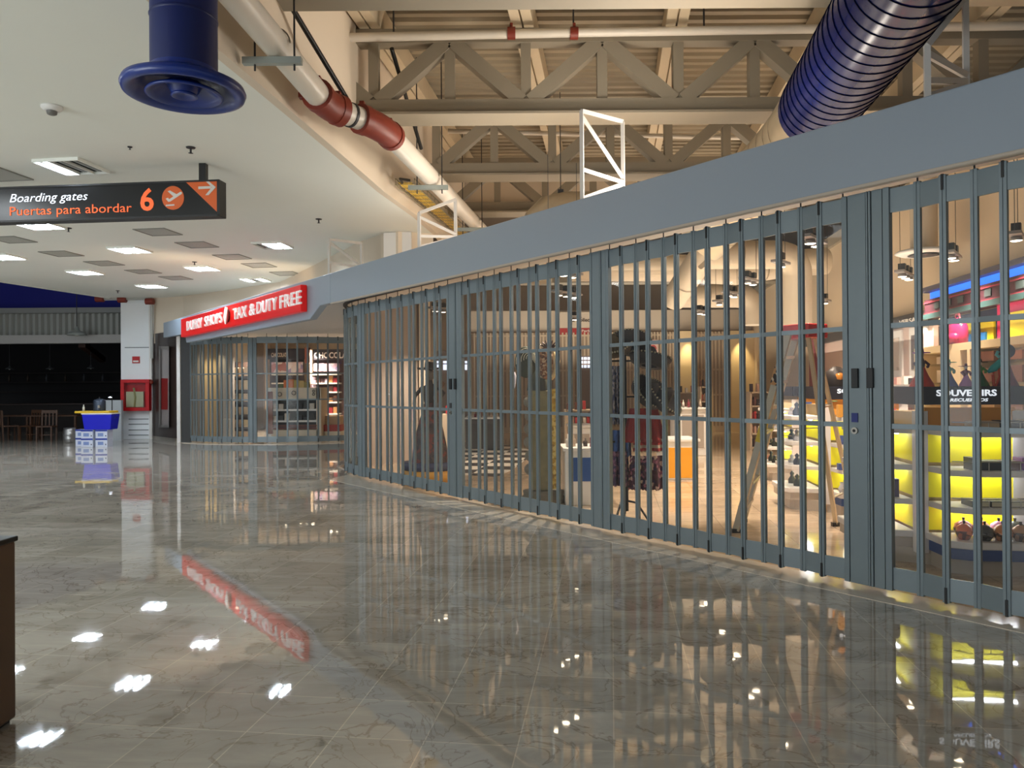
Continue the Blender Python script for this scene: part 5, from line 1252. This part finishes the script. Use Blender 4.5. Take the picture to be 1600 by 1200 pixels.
# bright windows reflected beyond: lit cabinets at the far left
lc = thing('lit_cabinet', atY(690,570,22), 'small bright lit windows of a cabinet left of the lock post', 'cabinet')
LIT = glow('cabinet_light', (222,232,255), 1.3)
mb = MB(); ybox(mb,678,548,733,689,22.05,0.15); mb.build('case', gm('case_brown',(130,112,98),rough=0.6), lc)
for x in (684,694,697.5,728):
    for (u_,v_) in ((564,567.5),(569.5,578)):
        mb = MB(); ybox(mb,x-1.6,u_,x+1.8,v_,22.0,0.02); mb.build('lit_pane', LIT, lc)
lc = thing('lit_cabinet', atY(915,565,24), 'bright lit cabinet panes just left of the plain gate post by the sombreros', 'cabinet')
mb = MB(); ybox(mb,903,556,926,681,24.05,0.15); mb.build('case', gm('case_brown',(130,112,98),rough=0.6), lc)
for x in (909,914.5,920):
    for y_ in (560,566,572.5):
        mb = MB(); ybox(mb,x-2,y_-2,x+2,y_+2,24.0,0.02); mb.build('lit_pane', LIT, lc)
# mid-room low shelving at centre
def low_shelf(px0, px1, pyb, pyt, label, nsh=3, cm=(214,196,172)):
    a, b = atZ(px0,pyb,0), atZ(px1,pyb,0); Y = a.y; zt_ = atY(px0,pyt,Y).z; w_ = b.x-a.x
    g = thing('low_shelf', ((a.x+b.x)/2,Y,0), label, 'shelf'); cmm = gm('shelf_cream',cm,rough=0.5)
    for x in (a.x,b.x): 
        mb = MB(); mb.box((x,Y+0.2,zt_/2),(0.04,0.4,zt_)); mb.build('side', cmm, g)
    mb = MB(); mb.box(((a.x+b.x)/2,Y+0.39,zt_/2),(w_,0.02,zt_)); mb.build('back', cmm, g)
    for i in range(nsh+1):
        z = 0.08+(zt_-0.1)*i/nsh; mb = MB(); mb.box(((a.x+b.x)/2,Y+0.2,z),(w_,0.4,0.035)); mb.build('shelf_board', cmm, g)
        for k in range(6):
            if i == nsh and k % 2: continue
            h_ = random.uniform(0.10,0.2); mb = MB(); mb.box((0,0,h_/2),(w_/9,0.12,h_)); o = mb.build('packet', colm(random.choice(((190,60,60),(210,170,150),(70,60,66),(230,220,210),(120,80,70)))))
            o.location = (a.x+w_*(k+0.6)/6.3, Y+0.12, z+0.018); tag(o, 'packet %s on board %s of the %s' % (ordn[k], ['one','two','three','four','five'][i], label), 'packet', 'packets on the '+label)
    return g
low_shelf(1063,1092,690,613,'cream shelf beyond the amber counter',3)
low_shelf(1174,1206,705,612,'cream shelf left of the stepladder',4)
low_shelf(885,925,712,640,'pale shelf right of the statue',3)
low_shelf(1096,1108,700,604,'narrow pale shelf near the warm columns',4)
# maroon upright sign behind the ladder and red/white posters on the side wall
mb = MB(); mb.box((atY(1278,560,17).x,17,2.0),(0.28,0.3,1.6)); single('display_pillar', mb, colm((128,62,66)), 'dusky red display pillar behind the stepladder top', 'pillar')
wl = thing('wall_posters', (RW(16)-0.1,16,1.8), 'large white portrait posters with red corner panel on the right wall', 'poster')
ya_, yb_ = wy(1318), wy(1284); z1_ = wpt(1318,518).z; z0_ = wpt(1318,562).z
mb = MB(); wslab(mb, wy(1330), yb_, z0_, z1_, 0.07, 0.12); wp2 = mb.build('poster_sheet', patches('portrait_print',[(226,214,204),(232,222,212),(170,150,140),(120,96,90),(236,226,216)],1.6), wl)
mb = MB(); wslab(mb, wy(1330), wy(1306), wpt(1318,530).z, z1_, 0.121, 0.13); mb.build('red_panel', colm((196,44,56)), wl)
mb = MB(); wslab(mb, wy(1330), yb_, z0_-0.32, z0_-0.03, 0.07, 0.12); mb.build('dark_print', patches('dark_print',[(70,66,66),(120,112,108),(90,84,82)],3), wl)

# ------------------------------------------------------------------ ducts in the open ceiling of the shop
DUW = mat('duct_cream', (206,192,170), 0.5, metal=0.15, noise=0.06, scale=3)
def duct(name_label, pts, r):
    t = thing('air_duct', tuple(pts[0]), name_label, 'duct'); mb = MB(); mb.tube(pts, r, 22); sh = mb.build('shell', DUW, t); mb = MB()
    L_ = 0; 
    for i in range(len(pts)-1):
        d_ = (pts[i+1]-pts[i]); n_ = int(d_.length/0.9)
        for k in range(1, n_+1):
            p = pts[i]+d_*(k/(n_+1)); dn_ = d_.normalized(); mb.tube([p-dn_*0.012,p+dn_*0.012], r*1.03, 22, False)
    if mb.v: mb.build('joint_ring', gm('duct_ring',(150,136,116),rough=0.5), t)
    return t
duct('long cream air duct crossing inside the shop, upper one', [atY(892,418,15),atY(1040,418,15),atY(1150,424,15.2),atY(1230,412,15.4),atY(1290,408,15.5)], 0.27)
duct('cream air duct with elbow dropping down, right of mid shop', [atY(1096,398,11.8)]+bez(atY(1210,398,12),atY(1246,398,12),atY(1246,430,12.1),6)+[atY(1246,510,12.2)], 0.22)
duct('lower cream air duct with short elbow, inside the shop', [atY(1062,462,17.5)]+bez(atY(1150,462,17.5),atY(1176,462,17.5),atY(1178,490,17.5),6)+[atY(1178,508,17.5)], 0.27)
duct('slanting cream duct rising behind the gate at centre', [atY(1052,468,13.2),atY(1092,408,12.2),atY(1150,330,10.6)], 0.21)
dw = thing('drop_diffuser', atY(1438,398,10.3), 'white drop duct with round diffuser near the right wall', 'duct')
p = atY(1444,394,10.3); mb = MB(); mb.tube([p,p+V(0,0,1.05)]+bez(p+V(0,0,1.1),p+V(0,0,1.45),p+V(0.2,0.9,1.45),6),0.165,24); mb.build('shell', DUW, dw)
mb = MB(); mb.lathe([(0.165,0.04),(0.33,0.02),(0.36,-0.01),(0.30,-0.035),(0.001,-0.03)],tuple(p),32); mb.build('diffuser_plate', WHITE, dw)
mb = MB(); mb.lathe([(0.18,-0.036),(0.2,-0.045),(0.15,-0.05),(0.001,-0.05)],tuple(p),24); mb.build('slot_ring', DGREY, dw)
# big bulkhead beams inside
mb = MB(); mb.box((atY(990,450,19).x+1.5, 20.5, 4.55), (11.5,0.5,0.5)); struct('trim_14', mb, TRUSS)

# ------------------------------------------------------------------ track lights
HEADB = gm('lamp_head_black',(30,28,28),rough=0.5); PLATE = gm('lamp_plate_grey',(140,134,130),rough=0.4)
ZT = 3.10
def tracklight(px, py, n, label, ang=0.9, power=26, zt_=ZT, tgt=None):
    p = atZ(px, py, zt_); t = local('track_light', (p.x,p.y,zt_), label, 'spotlight', 'hanging spotlights in the shop', ang)
    ln = 0.22*n+0.16
    mb = MB(); mb.box((0,0,0.035),(ln,0.13,0.035)); mb.build('mounting_plate', PLATE, t, 0.005)
    for s in (-1,1):
        mb = MB(); mb.tube([(s*ln*0.42,0,0.05),(s*ln*0.42,0,1.6)],0.004,5); mb.build('wire', DGREY, t)
    for k in range(n):
        x = (k-(n-1)/2)*0.22
        mb = MB(); mb.box((x,0,0.115),(0.10,0.09,0.08)); mb.build('ballast_box', HEADB, t)
        mb = MB(); mb.lathe([(0.001,0.02),(0.05,0.018),(0.062,-0.03),(0.058,-0.03)],(x,0,0),18); hd__ = mb.build('lamp_head', PLATE, t)
        mb = MB(); mb.lathe([(0.056,-0.028),(0.04,-0.034),(0.001,-0.036)],(x,0,0),18); mb.build('lens', LENS, hd__)
    if power:
        spot('track_lamp', (p.x,p.y,zt_-0.08), tgt or (p.x+0.1,p.y+0.2,0), power*n*5.5, (1.0,0.83,0.66), 112, 0.06, 0.9)
TL = [(1588,372,1,'spotlight nearest the right edge, above the blue light strip',60),(1488,402,2,'twin spotlight right of the white drop duct',30),(1415,432,3,'triple spotlight just left of the white drop duct',24),
      (1271,379,2,'twin spotlight high left of the widest gate post',30),(1220,414,1,'single spotlight above the stepladder',50),(1172,441,2,'twin spotlight at the middle of the diagonal row',30),
      (1143,461,2,'twin spotlight second from the lower end of the diagonal row',30),(1124,474,1,'single spotlight near the lower end of the diagonal row',55),(1097,489,2,'lowest twin spotlight, above the first warm column',30),
      (1289,472,1,'spotlight farthest right of the row, left of the widest post',50),(880,428,3,'triple spotlight high left of the plain gate post',24),(885,461,3,'small triple spotlight below the high triple one',0),(898,498,1,'lone small spotlight above the perfume sign',40),(686,485,2,'twin spotlight left of the lock post, behind the gate',40)]
for x,y_,n,l,pw__ in TL: tracklight(x,y_,n,l,0.9,pw__)
# ================================================================== BAR AT THE LEFT
YB = 26.5
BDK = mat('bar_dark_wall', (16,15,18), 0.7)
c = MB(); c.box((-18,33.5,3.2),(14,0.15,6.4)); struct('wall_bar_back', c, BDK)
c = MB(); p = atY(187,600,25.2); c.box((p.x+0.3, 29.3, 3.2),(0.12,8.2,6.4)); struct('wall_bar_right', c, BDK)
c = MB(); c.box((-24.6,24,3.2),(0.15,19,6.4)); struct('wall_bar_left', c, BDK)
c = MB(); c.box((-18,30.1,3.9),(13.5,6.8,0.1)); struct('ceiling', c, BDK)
# blue wall above
bl, br2 = -24.5, atY(187,450,YB).x+0.3
z1_, z0_ = 6.4, atY(100,485,YB).z
c = MB(); c.box(((bl+br2)/2, YB+0.15, (z0_+z1_)/2),(br2-bl,0.2,z1_-z0_)); struct('wall_bar_blue', c, mat('wall_blue_paint',(16,24,128),0.7))
c = MB(); p0, p1 = far[7], V(-13.3,19.9); c.wallstrip([(p0.x,p0.y+0.1),(p1.x-0.05,p1.y),(-14.7,13)], ZC-0.02, 4.7, 0.06); struct('trim_15', c, CEIL)
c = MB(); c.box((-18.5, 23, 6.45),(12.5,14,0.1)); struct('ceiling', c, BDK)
bf = thing('bar_canopy', ((bl+br2)/2, YB, 3.2), 'white and corrugated grey band over the dark bar front', 'canopy')
za, zb__, zc__, zd = atY(100,482,YB).z, atY(100,490,YB).z, atY(100,524,YB).z, atY(100,537,YB).z
BANDG = mat('band_grey',(150,152,150),0.6)
mb = MB(); mb.box(((bl+br2)/2,YB-0.1,(za+zb__)/2),(br2-bl,0.35,za-zb__)); mb.build('top_board', BANDG, bf)
mb = MB(); mb.box(((bl+br2)/2,YB-0.1,(zc__+zd)/2),(br2-bl,0.35,zc__-zd)); mb.build('bottom_board', mat('band_white',(196,194,190),0.6), bf)
mb = MB(); x = bl; 
while x < br2-0.1:
    mb.prism([(x,YB+0.02),(x+0.05,YB-0.07),(x+0.10,YB-0.07),(x+0.15,YB+0.02)], zc__, zb__); x += 0.205
mb.box(((bl+br2)/2,YB+0.05,(zc__+zb__)/2),(br2-bl,0.04,zb__-zc__)); mb.build('corrugated_sheet', mat('sheet_grey',(176,178,172),0.5,metal=0.2), bf)
def pendant(px, py, Y, r, m, label, top):
    p = atY(px,py,Y); t = local('pendant_lamp', tuple(p), label, 'pendant lamp', 'pendant lamps of the bar')
    mb = MB(); mb.lathe([(r,0),(r*0.98,r*0.15),(r*0.75,r*0.35),(r*0.3,r*0.55),(r*0.2,r*0.9),(0.001,r*1.0)],(0,0,0),24); mb.lathe([(r*0.96,0.0),(r*0.7,r*0.3),(r*0.2,r*0.5)],(0,0,0),24); mb.build('shade', m, t)
    mb = MB(); mb.tube([(0,0,r*0.9),(0,0,top-p.z)],0.012,6); mb.build('cord', DGREY, t)
    mb = MB(); mb.ball((0,0,r*0.1),r*0.25,12,8); mb.build('bulb', colm((200,200,190)), t)
pendant(120,524,25.6,0.30,mat('shade_pale',(170,176,170),0.4),'large pale pendant lamp in front of the corrugated band',6.39)
DSH = mat('shade_dim',(70,74,76),0.5)
for px,py in ((15,577),(78,577),(142,576)): pendant(px,py,28.5,0.14,DSH,'small dark pendant lamp %s inside the bar' % {15:'leftmost',78:'in the middle',142:'rightmost'}[px],3.85)
bc_ = thing('bar_counter', (-17,29.5,0), 'long dark wooden bar counter inside the dim bar', 'counter')
mb = MB(); mb.box((-18.2,29.5,0.5),(9.5,0.6,1.0)); mb.build('front', DARKW, bc_)
mb = MB(); mb.box((-18.2,29.4,1.03),(9.7,0.8,0.06)); mb.build('worktop', mat('bar_top',(58,46,42),0.35), bc_)
mb = MB(); mb.box((-18.2,32.9,1.9),(9.5,0.3,0.05)); mb.box((-18.2,32.9,2.3),(9.5,0.3,0.05)); mb.box((-18.2,32.9,1.5),(9.5,0.3,0.05)); mb.build('back_shelf', DARKW, bc_)
for i in range(9):
    mb = MB(); mb.lathe([(0.001,0),(0.05,0),(0.05,0.2),(0.018,0.27),(0.018,0.33),(0.001,0.33)],(0,0,0),10); o = mb.build('bottle', colm(random.choice(((70,74,80),(60,50,40),(84,90,88)))))
    o.location = (-21.5+0.8*i, 32.85, 1.93); tag(o, 'dim bottle %s on the back shelf of the dark bar' % ordn[i], 'bottle', 'bottles behind the bar')
mb = MB(); mb.beam(atY(128,538,27.5), atY(160,562,31), 0.22, 0.22); single('roof_strut', mb, mat('strut_brown',(70,42,30),0.6), 'slanting dark brown beam at the upper right of the bar', 'beam')
WCH = mat('chair_wood',(70,44,26),0.5,noise=0.2,scale=12)
def chair(px, pyb, rz, label):
    p = atZ(px,pyb,0); t = local('wooden_chair', tuple(p), label, 'chair', 'wooden chairs of the bar', rz)
    for x in (-0.2,0.2):
        mb = MB(); mb.beam((x,-0.2,0),(x,-0.2,0.45),0.04,0.04); mb.build('leg', WCH, t)
        mb = MB(); mb.beam((x,0.2,0),(x,0.24,0.95),0.04,0.04); mb.build('leg', WCH, t)
    mb = MB(); mb.box((0,0,0.46),(0.44,0.44,0.04)); mb.build('seat', WCH, t, 0.01)
    mb = MB(); mb.box((0,0.235,0.90),(0.42,0.03,0.10)); mb.build('top_rail', WCH, t, 0.006)
    for x in (-0.1,0,0.1):
        mb = MB(); mb.beam((x,0.21,0.48),(x,0.235,0.86),0.03,0.02); mb.build('back_slat', WCH, t)
    mb = MB(); mb.beam((-0.2,0.0,0.2),(0.2,0.0,0.2),0.025,0.025); mb.build('stretcher', WCH, t)
chair(14,689,2.4,'wooden chair nearest the left edge of the bar'); chair(48,689,-0.3,'wooden chair under the table, second from the left edge'); chair(73,690,0.2,'wooden chair at the right end of the bar tables')
def table(px, pyb, w_, label):
    p = atZ(px,pyb,0); t = local('bar_table', tuple(p), label, 'table', 'wooden tables of the bar')
    mb = MB(); mb.box((0,0,0.76),(w_,0.7,0.04)); mb.build('tabletop', WCH, t)
    for x in (-w_/2+0.06,w_/2-0.06):
        for y in (-0.3,0.3):
            mb = MB(); mb.box((x,y,0.37),(0.05,0.05,0.74)); mb.build('leg', WCH, t)
table(28,687,1.1,'dark wooden table at the left edge of the bar'); table(92,687,1.5,'dark wooden table left of the steel keg')
# low white wall by the column
pa_, pb_2 = atZ(157,689,0), atZ(187,689,0)
c = MB(); c.box(((pa_.x+pb_2.x)/2,pa_.y+0.1,0.62),(pb_2.x-pa_.x,0.12,1.24)); struct('wall_low', c, mat('low_wall_white',(170,176,180),0.6))
# keg, cartons, cooler, dispenser
kp = atZ(109,691.5,0); kg = local('beer_keg', tuple(kp), 'steel keg on the floor left of the white cartons', 'keg')
KM = mat('keg_steel',(170,170,170),0.3,metal=0.85)
mb = MB(); mb.lathe([(0.001,0.02),(0.15,0.02),(0.155,0.0),(0.165,0.0),(0.17,0.06),(0.18,0.10),(0.185,0.12),(0.175,0.14),(0.178,0.23),(0.186,0.25),(0.178,0.27),(0.175,0.34),(0.165,0.37),(0.16,0.44),(0.15,0.44),(0.145,0.38),(0.001,0.37)],(0,0,0),28); mb.build('shell', KM, kg)
mb = MB(); mb.lathe([(0.03,0.37),(0.03,0.42),(0.001,0.42)],(0,0,0),12); mb.build('valve', DGREY, kg)
YK = 20.9; cxs = [atY(135.5,690,YK).x, atY(158,690,YK).x]; w_ = 0.32; hb_ = 0.235
CARD = mat('carton_white',(204,210,226),0.6); CBLUE = colm((30,52,150))
for r_ in (0,1):
    for i, (x, nm) in enumerate(((cxs[0]-0.30,'behind, leftmost'),(cxs[0],'front left'),(cxs[1],'front right'))):
        yy = YK+0.16 if i else YK+0.42
        mb = MB(); mb.box((0,0,hb_/2),(w_,0.30,hb_)); o = mb.build('carton', CARD, None, 0.004); o.location = (x,yy,r_*hb_)
        tag(o, 'white and blue carton, %s, %s row, under the blue cooler' % (nm, 'lower' if r_ == 0 else 'upper'), 'carton', 'white cartons under the cooler')
        mb = MB(); mb.box((0,-0.152,hb_-0.022),(w_,0.004,0.044)); mb.build('blue_band', CBLUE, o)
        mb = MB(); mb.box((-0.02,-0.152,0.10),(0.15,0.003,0.09)); mb.build('blue_print', colm((120,140,190)), o)
        mb = MB(); mb.box((0.12,-0.152,0.07),(0.025,0.003,0.035)); mb.build('dark_mark', colm((30,40,70)), o)
zc0 = 2*hb_; xc_ = atY(148.5,660,YK).x
ck = local('cooler_box', (xc_+0.03,YK+0.25,zc0), 'large blue cooler with white rim standing on white cartons', 'cooler')
mb = MB(); mb.hexa([(-0.36,-0.2,0),(0.36,-0.2,0),(0.36,0.2,0),(-0.36,0.2,0),(-0.41,-0.23,0.42),(0.41,-0.23,0.42),(0.41,0.23,0.42),(-0.41,0.23,0.42)]); mb.build('body', mat('cooler_blue',(14,22,190),0.35), ck, 0.02)
mb = MB(); mb.box((0,0,0.435),(0.84,0.48,0.03)); mb.build('rim', WHITE, ck, 0.006)
for s in (-1,1):
    mb = MB(); mb.box((s*0.405,0,0.33),(0.03,0.16,0.05)); mb.build('handle', colm((20,28,150)), ck)
mb = MB(); mb.box((0,0,0.03),(0.95,0.5,0.06)); o = mb.build('lid', mat('lid_yellow',(222,180,40),0.4), ck, 0.015); o.location = (-0.13,0.02,0.45)
o['label'] = 'yellow lid laid off-centre'
pt = local('drink_dispenser', (xc_-0.02,YK+0.27,zc0+0.51), 'grey-blue metal drink urn on the yellow lid', 'urn')
mb = MB(); mb.lathe([(0.001,0),(0.15,0),(0.155,0.03),(0.155,0.27),(0.14,0.30),(0.05,0.33),(0.001,0.34)],(0,0,0),22); mb.build('body', mat('urn_metal',(64,74,90),0.35,metal=0.5), pt)
mb = MB(); mb.lathe([(0.02,0.33),(0.025,0.38),(0.001,0.39)],(0,0,0),10); mb.build('knob', BLACK, pt)
mb = MB(); mb.box((0.07,-0.16,0.12),(0.05,0.04,0.07)); mb.build('tap', STEEL, pt)
bt = local('bottle', (xc_-0.42,YK+0.2,zc0+0.51), 'small white bottle on the left end of the yellow lid', 'bottle')
mb = MB(); mb.lathe([(0.001,0),(0.03,0),(0.03,0.10),(0.012,0.14),(0.012,0.17),(0.001,0.17)],(0,0,0),12); mb.build('body', colm((200,200,190)), bt)
lp_ = local('small_lamp', (xc_+0.10,YK+0.6,1.0+0.35), 'small bright white light above the drink urn', 'lamp')
mb = MB(); mb.lathe([(0.001,-0.02),(0.05,-0.01),(0.001,0.02)],(0,0,0),14); mb.build('bulb', glow('bar_bulb',(230,240,255),4), lp_)
mb = MB(); mb.tube([(0,0.02,0),(0,0.1,0.05),(0,0.1,-1.35)],0.014,6); mb.build('stem', BLACK, lp_)
mb = MB(); p = atZ(176,689.5,0); mb.box((p.x,p.y-0.2,0.03),(0.09,0.09,0.06)); single('door_stop', mb, BLACK, 'small black door stop on the floor before the low white wall', 'door stop')

# ================================================================== FAR SHOP BEHIND THE SECOND GATE
def fbox(x0,y0,x1,y1,Y,dep,m,name,label,cat,parent=None):
    mb = MB(); ybox(mb,x0,y0,x1,y1,Y,dep)
    return mb.build(name,m,parent) if parent is not None else single(name,mb,m,label,cat)
c = MB(); c.box((-6.5,30.45,2.2),(7.2,0.1,4.4)); struct('wall_far_shop', c, mat('far_shop_wall',(222,204,182),0.8))
c = MB(); c.box((-6.6,27.2,3.72),(6.6,6.3,0.08)); struct('ceiling', c, mat('far_shop_ceiling',(214,198,178),0.85))
GCOL = mat('column_grey_round',(150,148,146),0.5)
for px, Y, r_, m, l in ((303,23.6,0.28,GCOL,'grey round column at the left end of the far shop'),(325,24.4,0.55,mat('column_warm_white',(232,210,168),0.6),'wide warm-lit round column in the far shop'),(354,24.0,0.24,GCOL,'slim grey round column in the far shop')):
    p = atY(px,600,Y); mb = MB(); mb.tube([(p.x,p.y,0),(p.x,p.y,3.67)],r_,26,False); single('column', mb, m, l, 'column')
p = atY(331,545,23.5); spot('column_lamp',(p.x,23.3,3.05),(p.x,24.0,0.8),75,(1.0,0.80,0.50),75,0.04)
# lit box shelves
sh = thing('product_shelf', atZ(380,690,0), 'tall shelf of pale boxes left of the thick gate post, far shop', 'shelf')
ybox_ = lambda *a: None
mb = MB(); ybox(mb,362,566,389,688,24.6,0.4); mb.build('carcass', mat('shelf_brown',(92,72,62),0.6), sh)
for k, (y0_,y1_) in enumerate(((572,588),(592,609),(613,628),(634,648),(654,668),(672,684))):
    for j, (x0_,x1_) in enumerate(((364,372),(373,380),(381,388))):
        mb = MB(); ybox(mb,x0_,y0_+2,x1_,y1_,24.35,0.22); o = single('product_box', mb, colm(((232,210,170),(226,196,160),(214,190,160))[(k+j) % 3]), 'pale product box, %s in the %s row of the tall far shop shelf' % (['left','middle','right'][j], ['top','second','third','fourth','fifth','lowest'][k]), 'box', 'pale boxes on the tall shelf')
    mb = MB(); ybox(mb,362,y1_,389,y1_+3,24.2,0.45); mb.build('shelf_board', mat('shelf_dark_board',(64,54,52),0.5) if 'shelf_dark_board' not in bpy.data.materials else bpy.data.materials['shelf_dark_board'], sh)
fbox(346,655,360,690,23.4,0.3,mat('bin_grey',(160,158,152),0.4),'low_cabinet','low grey cabinet at the foot of the slim grey column','cabinet')
# white gondola with round marks
wg = thing('display_gondola', atZ(458,688,0), 'white display gondola with round marks, behind the far shop gate', 'display shelf')
Yg = 23.3
mb = MB(); ybox(mb,417,606,424,688,Yg,0.8); mb.build('side_panel', WHITEG, wg)
fbox(424,606,500,624,Yg,0.8,gm('gondola_cream',(226,212,190),rough=0.4),'header_panel','','',wg)
mb = MB(); ybox(mb,494,606,502,686,Yg,0.8); mb.build('side_panel', gm('gondola_cream',(226,212,190)), wg)
mb = MB(); ybox(mb,418.5,612,426,678,Yg-0.03,0.04); mb.build('wood_strip', colm((126,72,50)), wg)
mb = MB(); ybox(mb,424,624,496,672,Yg+0.5,0.25); mb.build('dark_back', colm((64,66,66)), wg)
fbox(424,672,496,687,Yg,0.8,gm('gondola_cream',(226,212,190)),'base_panel','','',wg)
for y_ in (639.5,657):
    mb = MB(); ybox(mb,424,y_,496,y_+2.4,Yg+0.02,0.5); mb.build('shelf_board', WHITEG, wg)
for y_ in (664,668):
    mb = MB(); ybox(mb,426,y_,495,y_+2.5,Yg-0.01,0.03); mb.build('label_strip', colm((120,70,60)), wg)
for px,py in ((437,616),(459,614),(490,611),(490,616)):
    p = atY(px,py,Yg-0.02); r_ = 0.06 if px != 490 else 0.035
    mb = MB(); pts = [(p.x+r_*math.cos(t),p.y,p.z+r_*math.sin(t)) for t in [2*math.pi*i/20 for i in range(21)]]; mb.tube(pts,0.012,6); mb.build('round_mark', colm((110,100,92)), wg)
i = 0
for y_,lv in ((639.5,'upper'),(657,'lower')):
    for px in (430,440,449,459,469,479,488):
        i += 1; p = atY(px,y_,Yg+0.12); h_ = random.uniform(0.10,0.22); mb = MB(); mb.box((p.x,p.y,p.z+h_/2),(0.14,0.12,h_))
        single('small_appliance', mb, colm(random.choice(((40,42,44),(214,206,196),(60,62,62),(30,32,34)))), 'small box at %s place on the %s board of the white gondola' % (['first','second','third','fourth','fifth','sixth','seventh'][(i-1) % 7], lv), 'box', 'small boxes on the white gondola')
for k,(px,c_) in enumerate(((440,(70,90,50)),(448,(196,104,40)),(456,(214,120,40)),(464,(190,170,90)),(472,(200,176,110)),(480,(150,140,80)))):
    p = atY(px,606,Yg+0.3); mb = MB(); h_ = (0.12,0.24,0.26,0.24,0.22,0.18)[k]; mb.box((p.x,p.y,p.z+h_/2),(0.15,0.14,h_)); single('gift_packet', mb, colm(c_), '%s packet %s on top of the white gondola' % ({0:'green',1:'orange',2:'orange',3:'straw',4:'straw',5:'olive'}[k], ordn[k]), 'packet', 'packets on the white gondola')
# chocolate wall display
cd = thing('chocolate_display', atZ(455,660,0), 'dark-headed chocolate wall display left of the reddish pillar', 'display')
Yh = 28.6; HK = gm('choc_header',(46,42,54),rough=0.5)
fbox(418,545,475,561,Yh,0.2,HK,'header','','',cd); text_obj('lettering','CHOCOLATE',colm((220,206,190)),atY(424,558,Yh-0.01),(1,0,0),(0,0,1),26/1200*Yh,0.16,cd,0.01,0,0.02,Vector((0,-1,0)))
fbox(414,538,418,640,Yh,0.3,gm('choc_frame',(206,186,160)),'side_frame','','',cd); fbox(418,561,475,673.5,Yh+0.3,0.1,colm((70,60,66)),'back_board','','',cd)
CPR = patches('choc_posters',[(226,214,224),(206,176,200),(230,226,236),(180,130,140),(150,140,190)],5)
fbox(424,566,473,582,Yh,0.1,CPR,'lit_picture','','',cd); fbox(424,584,473,586,Yh,0.3,WHITEG,'shelf_board','','',cd); fbox(424,598,473,600,Yh,0.3,WHITEG,'shelf_board','','',cd)
fbox(476,543,482,567,28.3,0.3,colm((150,84,66)),'display_pillar','short reddish pillar between the two chocolate headers','pillar')
cd2 = thing('chocolate_display', atZ(510,660,0), 'wide chocolate wall display with big white letters, at the gate corner', 'display')
fbox(488,546,560,562,27.6,0.2,HK,'header','','',cd2); text_obj('lettering','CHOCOLATE',colm((232,224,222)),atY(491,560,27.59),(1,0,0),(0,0,1),62/1200*27.6,0.22,cd2,0.01,0,0.03,Vector((0,-1,0)))
fbox(484,562,560,675,28.0,0.1,colm((90,70,74)),'back_board','','',cd2); fbox(488,568,530,580,27.6,0.1,CPR,'lit_picture','','',cd2); fbox(484,546,488,600,27.5,0.3,gm('choc_frame',(206,186,160)),'side_frame','','',cd2)
for y_ in (584,598,612,628,646,660): fbox(488,y_,530,y_+2,27.4,0.4,WHITEG,'shelf_board','','',cd2)
for k,y_ in enumerate((598,612,628,646,660)):
    for j in range(6):
        px = 491+j*6.6; mb = MB(); p = atY(px,y_,27.5); h_ = random.uniform(0.14,0.25); mb.box((p.x,p.y,p.z+h_/2),(0.13,0.1,h_))
        single('chocolate_box', mb, colm(random.choice(((150,40,50),(90,60,50),(200,180,200),(60,40,44),(190,140,90)))), 'chocolate box %s on board %s of the wide chocolate display' % (ordn[j], ['one','two','three','four','five'][k]), 'box', 'chocolate boxes')
low = thing('low_display', atZ(515,686,0), 'low cream and red display between the white gondola and the gate corner', 'display')
fbox(502,664,532,674,23.6,0.5,colm((176,60,50)),'red_front','','',low); fbox(502,674,532,687,23.6,0.5,gm('gondola_cream',(226,212,190)),'base','','',low); fbox(502,650,532,664,23.8,0.4,colm((206,170,130)),'stock','','',low)
for x,y_,n,l in ((370,521,2,'twin spotlight at the upper left of the far shop'),(405,524,2,'twin spotlight right of the thick post, far shop'),(446,531,1,'lone spotlight over the first chocolate header'),(478,532,3,'triple spotlight at the middle of the far shop'),(520,527,2,'twin spotlight at the gate corner, far shop')):
    tracklight(x,y_,n,l,0.0,60,3.25)
# short lit face seen over the entrance recess
# ================================================================== FOREGROUND LEFT: brown metal box
p = atZ(21,1131,0); bxm = mat('bin_bronze',(96,76,62),0.28,metal=0.75,noise=0.1,scale=4)
tb = thing('litter_bin', (p.x-0.35,p.y+0.3,0), 'brown brushed metal box cut by the left edge, in the foreground', 'bin')
p = p-V(0,0.56,0); mb = MB(); mb.box((p.x-0.36,p.y+0.30,0.43),(0.70,0.60,0.83)); mb.build('body', bxm, tb, 0.012)
mb = MB(); mb.box((p.x-0.36,p.y+0.30,0.855),(0.715,0.615,0.025)); mb.build('top_lid', mat('bin_lid_dark',(30,24,20),0.35,metal=0.6), tb, 0.006)
mb = MB(); mb.box((p.x-0.36,p.y+0.30,0.01),(0.66,0.56,0.02)); mb.build('foot_plinth', BLACK, tb)
